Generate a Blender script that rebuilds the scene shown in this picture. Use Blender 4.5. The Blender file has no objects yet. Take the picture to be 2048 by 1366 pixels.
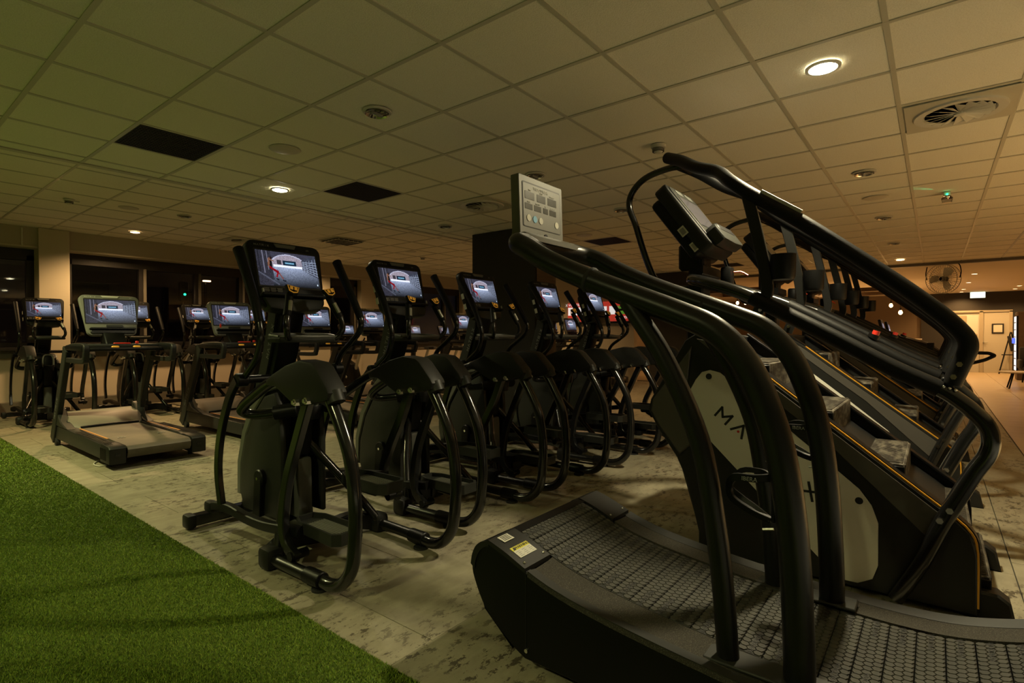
import bpy, bmesh, math, random
import numpy as np
from mathutils import Matrix, Vector
random.seed(7); rng = np.random.default_rng(7)
S = bpy.context.scene
COL = S.collection
PI = math.pi
def R(d): return math.radians(d)

# ------------------------------------------------------------------ camera
YAW, PITCH, ROLL, FPX = 0.6672, -0.0097, -0.0022, 1074.85
HC = 1.25
cam_d = bpy.data.cameras.new('camera'); cam = bpy.data.objects.new('camera', cam_d); COL.objects.link(cam)
Fv = Vector((math.cos(YAW)*math.cos(PITCH), math.sin(YAW)*math.cos(PITCH), math.sin(PITCH)))
Rv = Vector((math.sin(YAW), -math.cos(YAW), 0)); Uv = Rv.cross(Fv)
R2 = Rv*math.cos(ROLL)+Uv*math.sin(ROLL); U2 = -Rv*math.sin(ROLL)+Uv*math.cos(ROLL)
cam.matrix_world = Matrix(((R2.x, U2.x, -Fv.x, 0), (R2.y, U2.y, -Fv.y, 0), (R2.z, U2.z, -Fv.z, HC), (0, 0, 0, 1)))
cam_d.sensor_width = 36; cam_d.lens = FPX/2048*36; cam_d.clip_start = .02; cam_d.clip_end = 200
S.camera = cam

# ------------------------------------------------------------------ world, lights, exposure
w = bpy.data.worlds.new('night'); S.world = w; w.use_nodes = True
w.node_tree.nodes['Background'].inputs[0].default_value = (.010, .009, .012, 1)
w.node_tree.nodes['Background'].inputs[1].default_value = .35
S.view_settings.view_transform = 'Standard'; S.view_settings.look = 'None'
S.view_settings.gamma = 1; S.view_settings.use_curve_mapping = False
S.view_settings.exposure = 0.30
OLIVE = (1.0, .87, .55); WARM = (1.0, .62, .27); ORANGE = (1.0, .56, .21)
def spot(x, y, z, power, col, cone=140, size=.07, blend=.6, name='real_or_added_beam'):
    d = bpy.data.lights.new(name, 'SPOT'); d.energy = power; d.color = col
    d.spot_size = R(cone); d.spot_blend = blend; d.shadow_soft_size = size
    o = bpy.data.objects.new(name, d); o.location = (x, y, z); COL.objects.link(o); return o
LIT_OR_ADDED = [  # x, y, ceiling z, power, colour : fittings that are on, then beams added without fittings
    (3.45, .5, 2.75, 260, OLIVE), (2.85, 5.25, 2.75, 62, OLIVE), (3.23, 10.7, 3.04, 230, WARM),
    (13.1, .55, 2.75, 90, ORANGE),
    # unseen turf side: first lamp makes the bright patch, others added for brightness
    (.1, 6.9, 3.04, 300, (.97, .95, .42)), (-3.2, 6.45, 3.04, 200, OLIVE), (-3.2, 9.4, 3.04, 160, OLIVE), (-1.3, 1.7, 2.75, 105, (.97, .95, .42)), (-3.6, 2.3, 2.75, 300, OLIVE),
    # added beams behind and right of the camera, no fittings, for ceiling bounce
    (-3.6, -2.5, 2.75, 450, OLIVE), (-.6, -2.7, 2.75, 3200, OLIVE), (2.4, -3.1, 2.75, 4200, OLIVE), (5.4, -3.1, 2.75, 1300, (1, .78, .42)), (8.4, -3.1, 2.75, 400, WARM), (11.4, -3.1, 2.75, 180, ORANGE),
    (6.9, 10.7, 3.04, 120, WARM), (.3, 10.6, 3.04, 65, WARM), (8.9, 5.2, 2.75, 120, WARM), (11.2, 9.2, 3.04, 150, WARM)]  # further beams added without fittings to spread the light
for (x, y, z, p, c) in LIT_OR_ADDED: spot(x, y, z-.045, p, c, 84 if y < -2 else (108 if x < -2 else 150))
PLAST = [(16.74, -.72), (19.36, -.71), (22.1, -.69), (23.4, -.68), (22.9, -1.95), (21.6, -1.93), (18.2, 2.2), (21.2, 2.2), (16.6, 3.6), (17.8, 6.5)]
for (x, y) in PLAST: spot(x, y, 2.66, 95, ORANGE, 150, .05)

# ------------------------------------------------------------------ materials
def mat(name, col, rough=.5, metal=0, emit=None, es=1, noise=None, bump=None, spec=.5, coat=0, coords='Object', rand=0):
    m = bpy.data.materials.new(name); m.use_nodes = True
    n = m.node_tree.nodes; l = m.node_tree.links; b = n['Principled BSDF']
    b.inputs['Base Color'].default_value = (*col, 1); b.inputs['Roughness'].default_value = rough
    b.inputs['Metallic'].default_value = metal; b.inputs['Specular IOR Level'].default_value = spec
    b.inputs['Coat Weight'].default_value = coat
    if emit: b.inputs['Emission Color'].default_value = (*emit, 1); b.inputs['Emission Strength'].default_value = es
    tc = n.new('ShaderNodeTexCoord')
    if noise:  # (scale, col2, lo, hi, stretch)
        nz = n.new('ShaderNodeTexNoise'); nz.inputs['Scale'].default_value = noise[0]; nz.inputs['Detail'].default_value = 8
        mp = n.new('ShaderNodeMapping'); mp.inputs['Scale'].default_value = noise[4] if len(noise) > 4 else (1, 1, 1)
        l.new(tc.outputs[coords], mp.inputs[0]); l.new(mp.outputs[0], nz.inputs[0])
        r = n.new('ShaderNodeValToRGB'); r.color_ramp.elements[0].position = noise[2]; r.color_ramp.elements[1].position = noise[3]
        r.color_ramp.elements[0].color = (*col, 1); r.color_ramp.elements[1].color = (*noise[1], 1)
        l.new(nz.outputs[0], r.inputs[0]); l.new(r.outputs[0], b.inputs['Base Color'])
    if bump:  # (scale, strength, distance)
        nb = n.new('ShaderNodeTexNoise'); nb.inputs['Scale'].default_value = bump[0]; nb.inputs['Detail'].default_value = 4
        l.new(tc.outputs[coords], nb.inputs[0]); bp = n.new('ShaderNodeBump')
        bp.inputs['Strength'].default_value = bump[1]; bp.inputs['Distance'].default_value = bump[2]
        l.new(nb.outputs[0], bp.inputs['Height']); l.new(bp.outputs[0], b.inputs['Normal'])
    return m
M = {}
M['tube'] = mat('black satin tube', (.006, .006, .0055), .34, 0, bump=(400, .15, .0006), spec=.38)
M['gloss'] = mat('black gloss tube', (.008, .008, .008), .18, spec=.6)
M['foam'] = mat('black foam grip', (.004, .004, .004), .5, spec=.2, bump=(700, .5, .001))
M['plastic'] = mat('charcoal moulded plastic', (.012, .012, .0105), .5, spec=.3, bump=(900, .25, .0006))
M['black'] = mat('black plastic', (.004, .004, .004), .42, spec=.22, bump=(900, .2, .0005))
M['grey'] = mat('mid grey plastic', (.10, .102, .092), .45, bump=(900, .2, .0005))
M['edge'] = mat('light grey moulding', (.15, .15, .13), .42)
M['greyd'] = mat('dark grey plastic', (.022, .023, .020), .48, spec=.3, bump=(900, .2, .0005))
M['band'] = mat('taupe grey side band', (.075, .070, .060), .45, spec=.3, bump=(900, .25, .0006))
M['silver'] = mat('pale grey painted panel', (.60, .58, .51), .42, bump=(1200, .15, .0004))
M['steel'] = mat('brushed steel', (.42, .42, .38), .35, .8); M['dsteel'] = mat('grey powder coated steel', (.115, .113, .094), .42, .25)
M['chrome'] = mat('chrome bolt', (.75, .74, .70), .16, 1)
M['yellow'] = mat('yellow trim', (.62, .30, .02), .45)
M['orange'] = mat('orange strip', (.60, .24, .05), .5)
M['amber'] = mat('amber key', (.75, .38, .04), .4, emit=(.9, .40, .05), es=.12)
M['red'] = mat('red switch', (.65, .035, .02), .4)
M['rubber'] = mat('black rubber', (.016, .016, .015), .75, bump=(500, .5, .001))
M['slat'] = mat('grey rubber slat', (.030, .030, .024), .65, spec=.3, noise=(5, (.062, .060, .048), .35, .7), bump=(600, .4, .0008))
M['slatd'] = mat('dark rubber groove', (.022, .022, .020), .8)
M['belt'] = mat('dusty running belt', (.07, .060, .047), .55, noise=(3, (.17, .135, .095), .35, .75), bump=(900, .3, .0005))
M['deckpaint'] = mat('brown grey hood', (.17, .145, .115), .5, noise=(2, (.22, .185, .145), .3, .7))
M['grit'] = mat('gritty side deck', (.040, .037, .030), .85, spec=.2, noise=(300, (.12, .11, .09), .5, .75), bump=(700, .9, .0015))
M['textblack'] = mat('black print', (.006, .006, .006), .5)
M['textwhite'] = mat('white print', (.62, .62, .58), .5)
M['textgrey'] = mat('grey print', (.22, .22, .21), .5)
M['textred'] = mat('red print', (.45, .01, .01), .5)
M['label'] = mat('white sticker', (.55, .54, .46), .5)
M['labelyel'] = mat('yellow sticker', (.62, .58, .03), .5)
M['glassy'] = mat('display glass', (.055, .055, .07), .08, spec=.8)
M['lcd'] = mat('dark lcd window', (.035, .038, .030), .25)
M['btnwhite'] = mat('cream key', (.55, .54, .44), .5)
M['btnblue'] = mat('blue key', (.12, .42, .68), .5)
M['step'] = mat('worn ribbed stair rubber', (.055, .046, .034), .7, noise=(9, (.24, .215, .165), .45, .72, (1, 3, 3)), bump=(300, .8, .002))
M['wall'] = mat('cream wall paint', (.50, .44, .33), .75, bump=(300, .15, .001))
M['bulk'] = mat('bulkhead paint', (.42, .37, .28), .8, bump=(300, .15, .001))
M['panelw'] = mat('cream parapet panel', (.56, .47, .36), .65)
M['wdark'] = mat('black brown wall', (.020, .017, .014), .7, bump=(200, .2, .001))
M['wbrown'] = mat('brown wall', (.16, .115, .07), .75)
M['frame'] = mat('black window frame', (.012, .010, .009), .4)
M['framel'] = mat('worn grey mullion', (.12, .105, .08), .5)
M['door'] = mat('pale grey door', (.42, .39, .31), .5)
M['doorf'] = mat('door frame', (.36, .31, .22), .5)
M['wood'] = mat('dark brown slat wood', (.06, .035, .018), .6, noise=(5, (.10, .06, .03), .3, .7, (1, 12, 12)))
M['tile'] = mat('beige stone tile', (.42, .32, .20), .35, noise=(2, (.50, .40, .26), .3, .7))
M['ctile'] = mat('mineral ceiling tile', (.82, .78, .66), .92, noise=(160, (.74, .70, .58), .45, .62), bump=(140, .9, .003))
M['cgrid'] = mat('painted steel ceiling grid', (.50, .47, .37), .38)
M['plaster'] = mat('smooth plaster ceiling', (.66, .58, .45), .8)
M['mesh'] = mat('black perforated grille', (.020, .020, .018), .7)
M['cap'] = mat('fitting ring', (.55, .53, .46), .4)
M['lamp'] = mat('lit diffuser', (1, .95, .8), .5, emit=(1, .93, .66), es=26)
M['bulb'] = mat('glowing bulb', (1, .8, .4), .3, emit=(1, .55, .18), es=28)
M['lampw'] = mat('warm lit diffuser', (1, .8, .5), .5, emit=(1, .66, .36), es=7)
M['exit'] = mat('exit sign lit face', (.8, 1, .9), .5, emit=(.72, 1, .86), es=1.6)
M['green'] = mat('green led', (.0, .8, .3), .5, emit=(.02, 1, .35), es=5)
M['poster_red'] = mat('emissive red print', (.4, .03, .02), .6, emit=(.62, .05, .03), es=.42)  # banner and sign prints: their brightness is put in as emission
M['poster_white'] = mat('emissive white print', (.8, .8, .8), .6, emit=(.95, .90, .88), es=.55)
M['poster_green'] = mat('banner green print', (.1, .3, .03), .6, emit=(.12, .34, .03), es=.4)
M['poster_dark'] = mat('banner dark print', (.03, .03, .04), .6)
M['poster_skin'] = mat('banner tan print', (.5, .3, .18), .6, emit=(.55, .32, .2), es=.3)
M['vend'] = mat('lit vending shelf', (.8, .85, .9), .4, emit=(.72, .78, .85), es=.9)
M['blue'] = mat('blue lit drink', (.05, .1, .8), .4, emit=(.08, .15, 1), es=1)
M['white'] = mat('white cable', (.6, .58, .5), .5)
# glass
g = bpy.data.materials.new('window glass'); g.use_nodes = True; b = g.node_tree.nodes['Principled BSDF']
b.inputs['Base Color'].default_value = (.55, .52, .50, 1); b.inputs['Roughness'].default_value = .02
b.inputs['Transmission Weight'].default_value = 1; b.inputs['IOR'].default_value = 1.45; M['glass'] = g
# floor planks: worn concrete-look vinyl
def floor_mat():
    m = bpy.data.materials.new('worn concrete vinyl'); m.use_nodes = True; n = m.node_tree.nodes; l = m.node_tree.links; b = n['Principled BSDF']
    ge = n.new('ShaderNodeNewGeometry')
    def nz(scale, det, stretch=(1, 1, 1), rough=.6):
        mp = n.new('ShaderNodeMapping'); mp.inputs['Scale'].default_value = stretch; l.new(ge.outputs['Position'], mp.inputs[0])
        t = n.new('ShaderNodeTexNoise'); t.inputs['Scale'].default_value = scale; t.inputs['Detail'].default_value = det; t.inputs['Roughness'].default_value = rough
        l.new(mp.outputs[0], t.inputs[0]); return t
    def ramp(src, a, b_, ca, cb):
        r = n.new('ShaderNodeValToRGB'); r.color_ramp.elements[0].position = a; r.color_ramp.elements[1].position = b_
        r.color_ramp.elements[0].color = (*ca, 1); r.color_ramp.elements[1].color = (*cb, 1); l.new(src, r.inputs[0]); return r
    base = ramp(nz(5, 9, (1, 2.2, 1)).outputs[0], .3, .72, (.24, .215, .145), (.37, .335, .235))
    fl = ramp(nz(12, 10, (1, 1.6, 1), .75).outputs[0], .535, .56, (0, 0, 0), (1, 1, 1))
    area = ramp(nz(1.2, 3).outputs[0], .42, .55, (0, 0, 0), (1, 1, 1))
    mu = n.new('ShaderNodeMath'); mu.operation = 'MULTIPLY'; l.new(fl.outputs[0], mu.inputs[0]); l.new(area.outputs[0], mu.inputs[1])
    mx = n.new('ShaderNodeMix'); mx.data_type = 'RGBA'; l.new(mu.outputs[0], mx.inputs[0]); l.new(base.outputs[0], mx.inputs[6]); mx.inputs[7].default_value = (.085, .07, .045, 1)
    oi = n.new('ShaderNodeObjectInfo'); va = n.new('ShaderNodeMapRange'); va.inputs[3].default_value = .92; va.inputs[4].default_value = 1.06
    l.new(oi.outputs['Random'], va.inputs[0])
    hs = n.new('ShaderNodeHueSaturation'); l.new(va.outputs[0], hs.inputs['Value']); l.new(mx.outputs[2], hs.inputs['Color'])
    l.new(hs.outputs[0], b.inputs['Base Color']); b.inputs['Roughness'].default_value = .52
    bn = n.new('ShaderNodeBump'); bn.inputs['Strength'].default_value = .2; bn.inputs['Distance'].default_value = .002
    l.new(nz(40, 5).outputs[0], bn.inputs['Height']); l.new(bn.outputs[0], b.inputs['Normal'])
    return m
M['floor'] = floor_mat()
def turf_mat():
    m = bpy.data.materials.new('artificial grass'); m.use_nodes = True; n = m.node_tree.nodes; l = m.node_tree.links; b = n['Principled BSDF']
    a = n.new('ShaderNodeAttribute'); a.attribute_name = 'Col'
    l.new(a.outputs['Color'], b.inputs['Base Color']); b.inputs['Roughness'].default_value = .6; b.inputs['Specular IOR Level'].default_value = .25
    return m
M['turf'] = turf_mat()
def attr_emit():
    m = bpy.data.materials.new('screen picture'); m.use_nodes = True; n = m.node_tree.nodes; l = m.node_tree.links; b = n['Principled BSDF']
    a = n.new('ShaderNodeAttribute'); a.attribute_name = 'Col'
    b.inputs['Base Color'].default_value = (.01, .01, .01, 1); b.inputs['Roughness'].default_value = .35; b.inputs['Specular IOR Level'].default_value = .15
    l.new(a.outputs['Color'], b.inputs['Emission Color']); b.inputs['Emission Strength'].default_value = .8
    return m
M['screen'] = attr_emit()

# ------------------------------------------------------------------ mesh builder
def cr(P, n=5):
    P = [Vector(p) for p in P]
    if len(P) < 3: return P
    Q = [P[0]*2-P[1]]+P+[P[-1]*2-P[-2]]; out = []
    for i in range(1, len(Q)-2):
        a, b, c, d = Q[i-1:i+3]
        for k in range(n):
            t = k/n
            out.append(.5*((2*b)+(c-a)*t+(2*a-5*b+4*c-d)*t*t+(3*b-a-3*c+d)*t**3))
    out.append(P[-1]); return out
def fillet(P, rad, n=6):
    P = [Vector(p) for p in P]; out = [P[0]]
    for i in range(1, len(P)-1):
        a, b, c = P[i-1:i+2]; r1 = min(rad, (a-b).length*.45); r2 = min(rad, (c-b).length*.45)
        p, q = b+(a-b).normalized()*r1, b+(c-b).normalized()*r2
        for k in range(n+1):
            t = k/n; out.append(p*(1-t)**2+b*2*t*(1-t)+q*t*t)
    out.append(P[-1]); return out
class MB:
    def __init__(s, off=(0, 0, 0)): s.v = []; s.f = []; s.off = Vector(off)
    def add(s, V, F):
        k = len(s.v); s.v += [Vector(v) for v in V]; s.f += [[i+k for i in f] for f in F]; return s
    def frombm(s, bm, mtx=None):
        bm.verts.ensure_lookup_table(); bm.verts.index_update()
        V = [(mtx @ v.co) if mtx else v.co.copy() for v in bm.verts]
        s.add(V, [[v.index for v in f.verts] for f in bm.faces]); bm.free(); return s
    def box(s, c, d, bev=0, rot=None, seg=1):
        bm = bmesh.new(); bmesh.ops.create_cube(bm, size=1)
        for v in bm.verts: v.co = Vector((v.co.x*d[0], v.co.y*d[1], v.co.z*d[2]))
        if bev: bmesh.ops.bevel(bm, geom=bm.edges[:], offset=bev, segments=seg, affect='EDGES', profile=.5)
        m = Matrix.Translation(c)
        if rot is not None: m = m @ (rot if isinstance(rot, Matrix) else Matrix.Rotation(rot[1], 4, rot[0]))
        return s.frombm(bm, m)
    def prism(s, poly, ax, lo, hi, bev=0, seg=1, mtx=None):
        bm = bmesh.new()
        def P(a, b, h): return {'x': (h, a, b), 'y': (a, h, b), 'z': (a, b, h)}[ax]
        A = [bm.verts.new(P(a, b, lo)) for a, b in poly]; B = [bm.verts.new(P(a, b, hi)) for a, b in poly]
        n = len(A); bm.faces.new(A); bm.faces.new(B[::-1])
        for i in range(n): bm.faces.new((A[i], A[(i+1) % n], B[(i+1) % n], B[i]))
        bmesh.ops.recalc_face_normals(bm, faces=bm.faces[:])
        if bev:
            ed = [e for e in bm.edges if len(e.link_faces) == 2 and any(len(f.verts) == n and n > 4 for f in e.link_faces)] if n > 4 else bm.edges[:]
            bmesh.ops.bevel(bm, geom=ed, offset=bev, segments=seg, affect='EDGES', profile=.5)
        return s.frombm(bm, mtx)
    def tube(s, P, r, seg=14, n=5, ref=(1, 0, 0), r2=None, cap=True, sm=True, fil=None, taper=None):
        P = fillet(P, fil) if fil else (cr(P, n) if sm else [Vector(p) for p in P])
        T = []
        for i in range(len(P)):
            t = (P[min(i+1, len(P)-1)]-P[max(i-1, 0)]); T.append(t.normalized() if t.length > 1e-9 else Vector((0, 0, 1)))
        nrm = Vector(ref)
        if abs(nrm.dot(T[0])) > .95: nrm = Vector((0, 0, 1)) if abs(T[0].z) < .9 else Vector((0, 1, 0))
        r2 = r if r2 is None else r2; V = []; F = []
        for i, p in enumerate(P):
            nrm = (nrm-T[i]*nrm.dot(T[i])).normalized(); bn = T[i].cross(nrm)
            k = 1 if taper is None else taper(i/(len(P)-1))
            for j in range(seg):
                a = 2*PI*j/seg
                V.append(p+nrm*math.cos(a)*r*k+bn*math.sin(a)*r2*k)
        for i in range(len(P)-1):
            for j in range(seg):
                F.append([i*seg+j, i*seg+(j+1) % seg, (i+1)*seg+(j+1) % seg, (i+1)*seg+j])
        if cap: F.append(list(range(seg))[::-1]); F.append([(len(P)-1)*seg+j for j in range(seg)])
        return s.add(V, F)
    def bar(s, P, w, h, ref=(1, 0, 0), sm=True, n=5, c=.25, fil=None):   # rectangular section with chamfered corners
        P = fillet(P, fil) if fil else (cr(P, n) if sm else [Vector(p) for p in P])
        a, b = w/2, h/2; k = min(a, b)*c
        sec = [(a, -b+k), (a, b-k), (a-k, b), (-a+k, b), (-a, b-k), (-a, -b+k), (-a+k, -b), (a-k, -b)]
        nrm = Vector(ref); V = []; F = []; m = 8
        for i, p in enumerate(P):
            t = (P[min(i+1, len(P)-1)]-P[max(i-1, 0)]).normalized()
            nrm = (nrm-t*nrm.dot(t)).normalized(); bn = t.cross(nrm)
            V += [p+nrm*x+bn*y for x, y in sec]
        for i in range(len(P)-1):
            for j in range(m): F.append([i*m+j, i*m+(j+1) % m, (i+1)*m+(j+1) % m, (i+1)*m+j])
        F.append(list(range(m))[::-1]); F.append([(len(P)-1)*m+j for j in range(m)])
        return s.add(V, F)
    def cyl(s, a, b, r, seg=16, r2=None, bev=0):
        a, b = Vector(a), Vector(b); r2 = r if r2 is None else r2
        t = (b-a).normalized(); n_ = Vector((1, 0, 0)) if abs(t.x) < .9 else Vector((0, 1, 0)); n_ = (n_-t*n_.dot(t)).normalized(); bn = t.cross(n_)
        rings = [(a, r-bev), (a+t*bev, r), (b-t*bev, r2), (b, r2-bev)] if bev else [(a, r), (b, r2)]
        V = []; F = []
        for p, q in rings: V += [p+n_*math.cos(2*PI*j/seg)*q+bn*math.sin(2*PI*j/seg)*q for j in range(seg)]
        for i in range(len(rings)-1):
            for j in range(seg): F.append([i*seg+j, i*seg+(j+1) % seg, (i+1)*seg+(j+1) % seg, (i+1)*seg+j])
        F.append(list(range(seg))[::-1]); F.append([(len(rings)-1)*seg+j for j in range(seg)])
        return s.add(V, F)
    def lathe(s, prof, c, ax='z', seg=20, mtx=None):
        V = []; F = []
        for (r, h) in prof:
            for j in range(seg):
                a = 2*PI*j/seg; x, y = r*math.cos(a), r*math.sin(a)
                V.append(Vector({'z': (x, y, h), 'x': (h, x, y), 'y': (x, h, y)}[ax])+Vector(c))
        for i in range(len(prof)-1):
            for j in range(seg): F.append([i*seg+j, i*seg+(j+1) % seg, (i+1)*seg+(j+1) % seg, (i+1)*seg+j])
        if mtx: V = [mtx @ v for v in V]
        return s.add(V, F)
    def ball(s, c, r, seg=12):
        return s.lathe([(max(1e-4, r*math.sin(PI*i/8)), -r*math.cos(PI*i/8)) for i in range(9)], c, seg=seg)
    def xf(s, m): s.v = [m @ v for v in s.v]; return s
    def mirror(s):  # mirrored copy in x
        o = MB(s.off); o.v = [Vector((-v.x, v.y, v.z)) for v in s.v]; o.f = [f[::-1] for f in s.f]; return o
    def mesh(s, name, m, ang=38):
        me = bpy.data.meshes.new(name)
        me.from_pydata([v-s.off for v in s.v], [], s.f)
        bm = bmesh.new(); bm.from_mesh(me); bmesh.ops.recalc_face_normals(bm, faces=bm.faces[:]); bm.to_mesh(me); bm.free()
        if m: me.materials.append(m)
        me.shade_smooth(); me.set_sharp_from_angle(angle=R(ang)); me.update()
        return me
    def build(s, name, m, parent=None, label=None):
        o = bpy.data.objects.new(name, s.mesh(name, m)); COL.objects.link(o)
        if parent: o.parent = parent
        if label: o['label'] = label
        return o
def thing(name, label, cat, loc=(0, 0, 0), rz=0, group=None):
    o = bpy.data.objects.new(name, None); COL.objects.link(o); o.location = loc; o.rotation_euler = (0, 0, rz)
    o.empty_display_size = .1; o['label'] = label; o['category'] = cat
    if group: o['group'] = group
    return o
def tag(o, label, cat, group=None):
    o['label'] = label; o['category'] = cat
    if group: o['group'] = group
    return o
def struct(o, kind='structure'): o['kind'] = kind; return o
KIDS = {}
def dup(root, loc, label, rz=None):
    def cp(o, parent):
        c = o.copy(); COL.objects.link(c)
        if parent: c.parent = parent
        for ch in KIDS[o.name] if o.name in KIDS else []: cp(ch, c)
        return c
    def scan(o):
        KIDS[o.name] = list(o.children)
        for ch in o.children: scan(ch)
    if root.name not in KIDS: scan(root)
    c = cp(root, None); c.location = loc; c['label'] = label
    if rz is not None: c.rotation_euler = (0, 0, rz)
    return c
def text(s, size, mtx, m, parent, name='lettering', ext=.0006, align='CENTER'):
    cu = bpy.data.curves.new(name, 'FONT'); cu.body = s; cu.size = size; cu.extrude = ext; cu.align_x = align; cu.align_y = 'CENTER'; cu.resolution_u = 3
    t = bpy.data.objects.new(name, cu); me = bpy.data.meshes.new_from_object(t); bpy.data.objects.remove(t)
    me.transform(mtx); me.materials.clear(); me.materials.append(m); me.name = name
    o = bpy.data.objects.new(name, me); COL.objects.link(o); o.parent = parent; return o
# plane matrices: text drawn in local XY -> facing -Y (upright)
FACE_Y = Matrix.Rotation(PI/2, 4, 'X')
LET = {'M': [[(0, 0), (0, 1), (.5, .35), (1, 1), (1, 0)]], 'A': [[(0, 0), (.5, 1), (1, 0)]], 'T': [[(0, 1), (1, 1)], [(.5, 1), (.5, 0)]],
       'R': [[(0, 0), (0, 1), (.9, 1), (.9, .5), (.2, .5)], [(.45, .5), (.95, 0)]], 'I': [[(.5, 0), (.5, 1)]], 'X': [[(0, 0), (1, 1)], [(0, 1), (1, 0)]]}
def logo_mb(h, mtx, thick=.12, wide=1.1, gap=.55, t=.0008):
    """wide spaced block letters, in XY plane then mtx"""
    mb = MB(); x = 0; W = h*wide; tot = 6*W+5*h*gap; th = h*thick
    for ch in 'MATRIX':
        for st in LET[ch]:
            for (a, b) in zip(st[:-1], st[1:]):
                p = Vector((x+a[0]*W-tot/2, a[1]*h-h/2, 0)); q = Vector((x+b[0]*W-tot/2, b[1]*h-h/2, 0)); d = (q-p).normalized(); p -= d*th*.35; q += d*th*.35
                n_ = Vector((-d.y, d.x, 0))*th/2
                mb.add([p-n_, q-n_, q+n_, p+n_, p-n_+Vector((0, 0, t)), q-n_+Vector((0, 0, t)), q+n_+Vector((0, 0, t)), p+n_+Vector((0, 0, t))],
                       [[0, 3, 2, 1], [4, 5, 6, 7], [0, 1, 5, 4], [1, 2, 6, 5], [2, 3, 7, 6], [3, 0, 4, 7]])
        x += W+h*gap
    dot = Vector((-tot/2+W*1.5+h*gap, -h*.22, 0))
    return mb.xf(mtx), mtx @ dot
def rrect(w, h, r, n=4, cx=0, cy=0, wb=None):
    """rounded rectangle; wb = bottom width"""
    wb = w if wb is None else wb; pts = []
    for (sx, sy, a0) in ((1, 1, 0), (-1, 1, 90), (-1, -1, 180), (1, -1, 270)):
        hw = (w if sy > 0 else wb)/2
        for k in range(n+1):
            a = R(a0+90*k/n); pts.append((cx+sx*(hw-r)+r*math.cos(a), cy+sy*(h/2-r)+r*math.sin(a)))
    return pts

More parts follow.
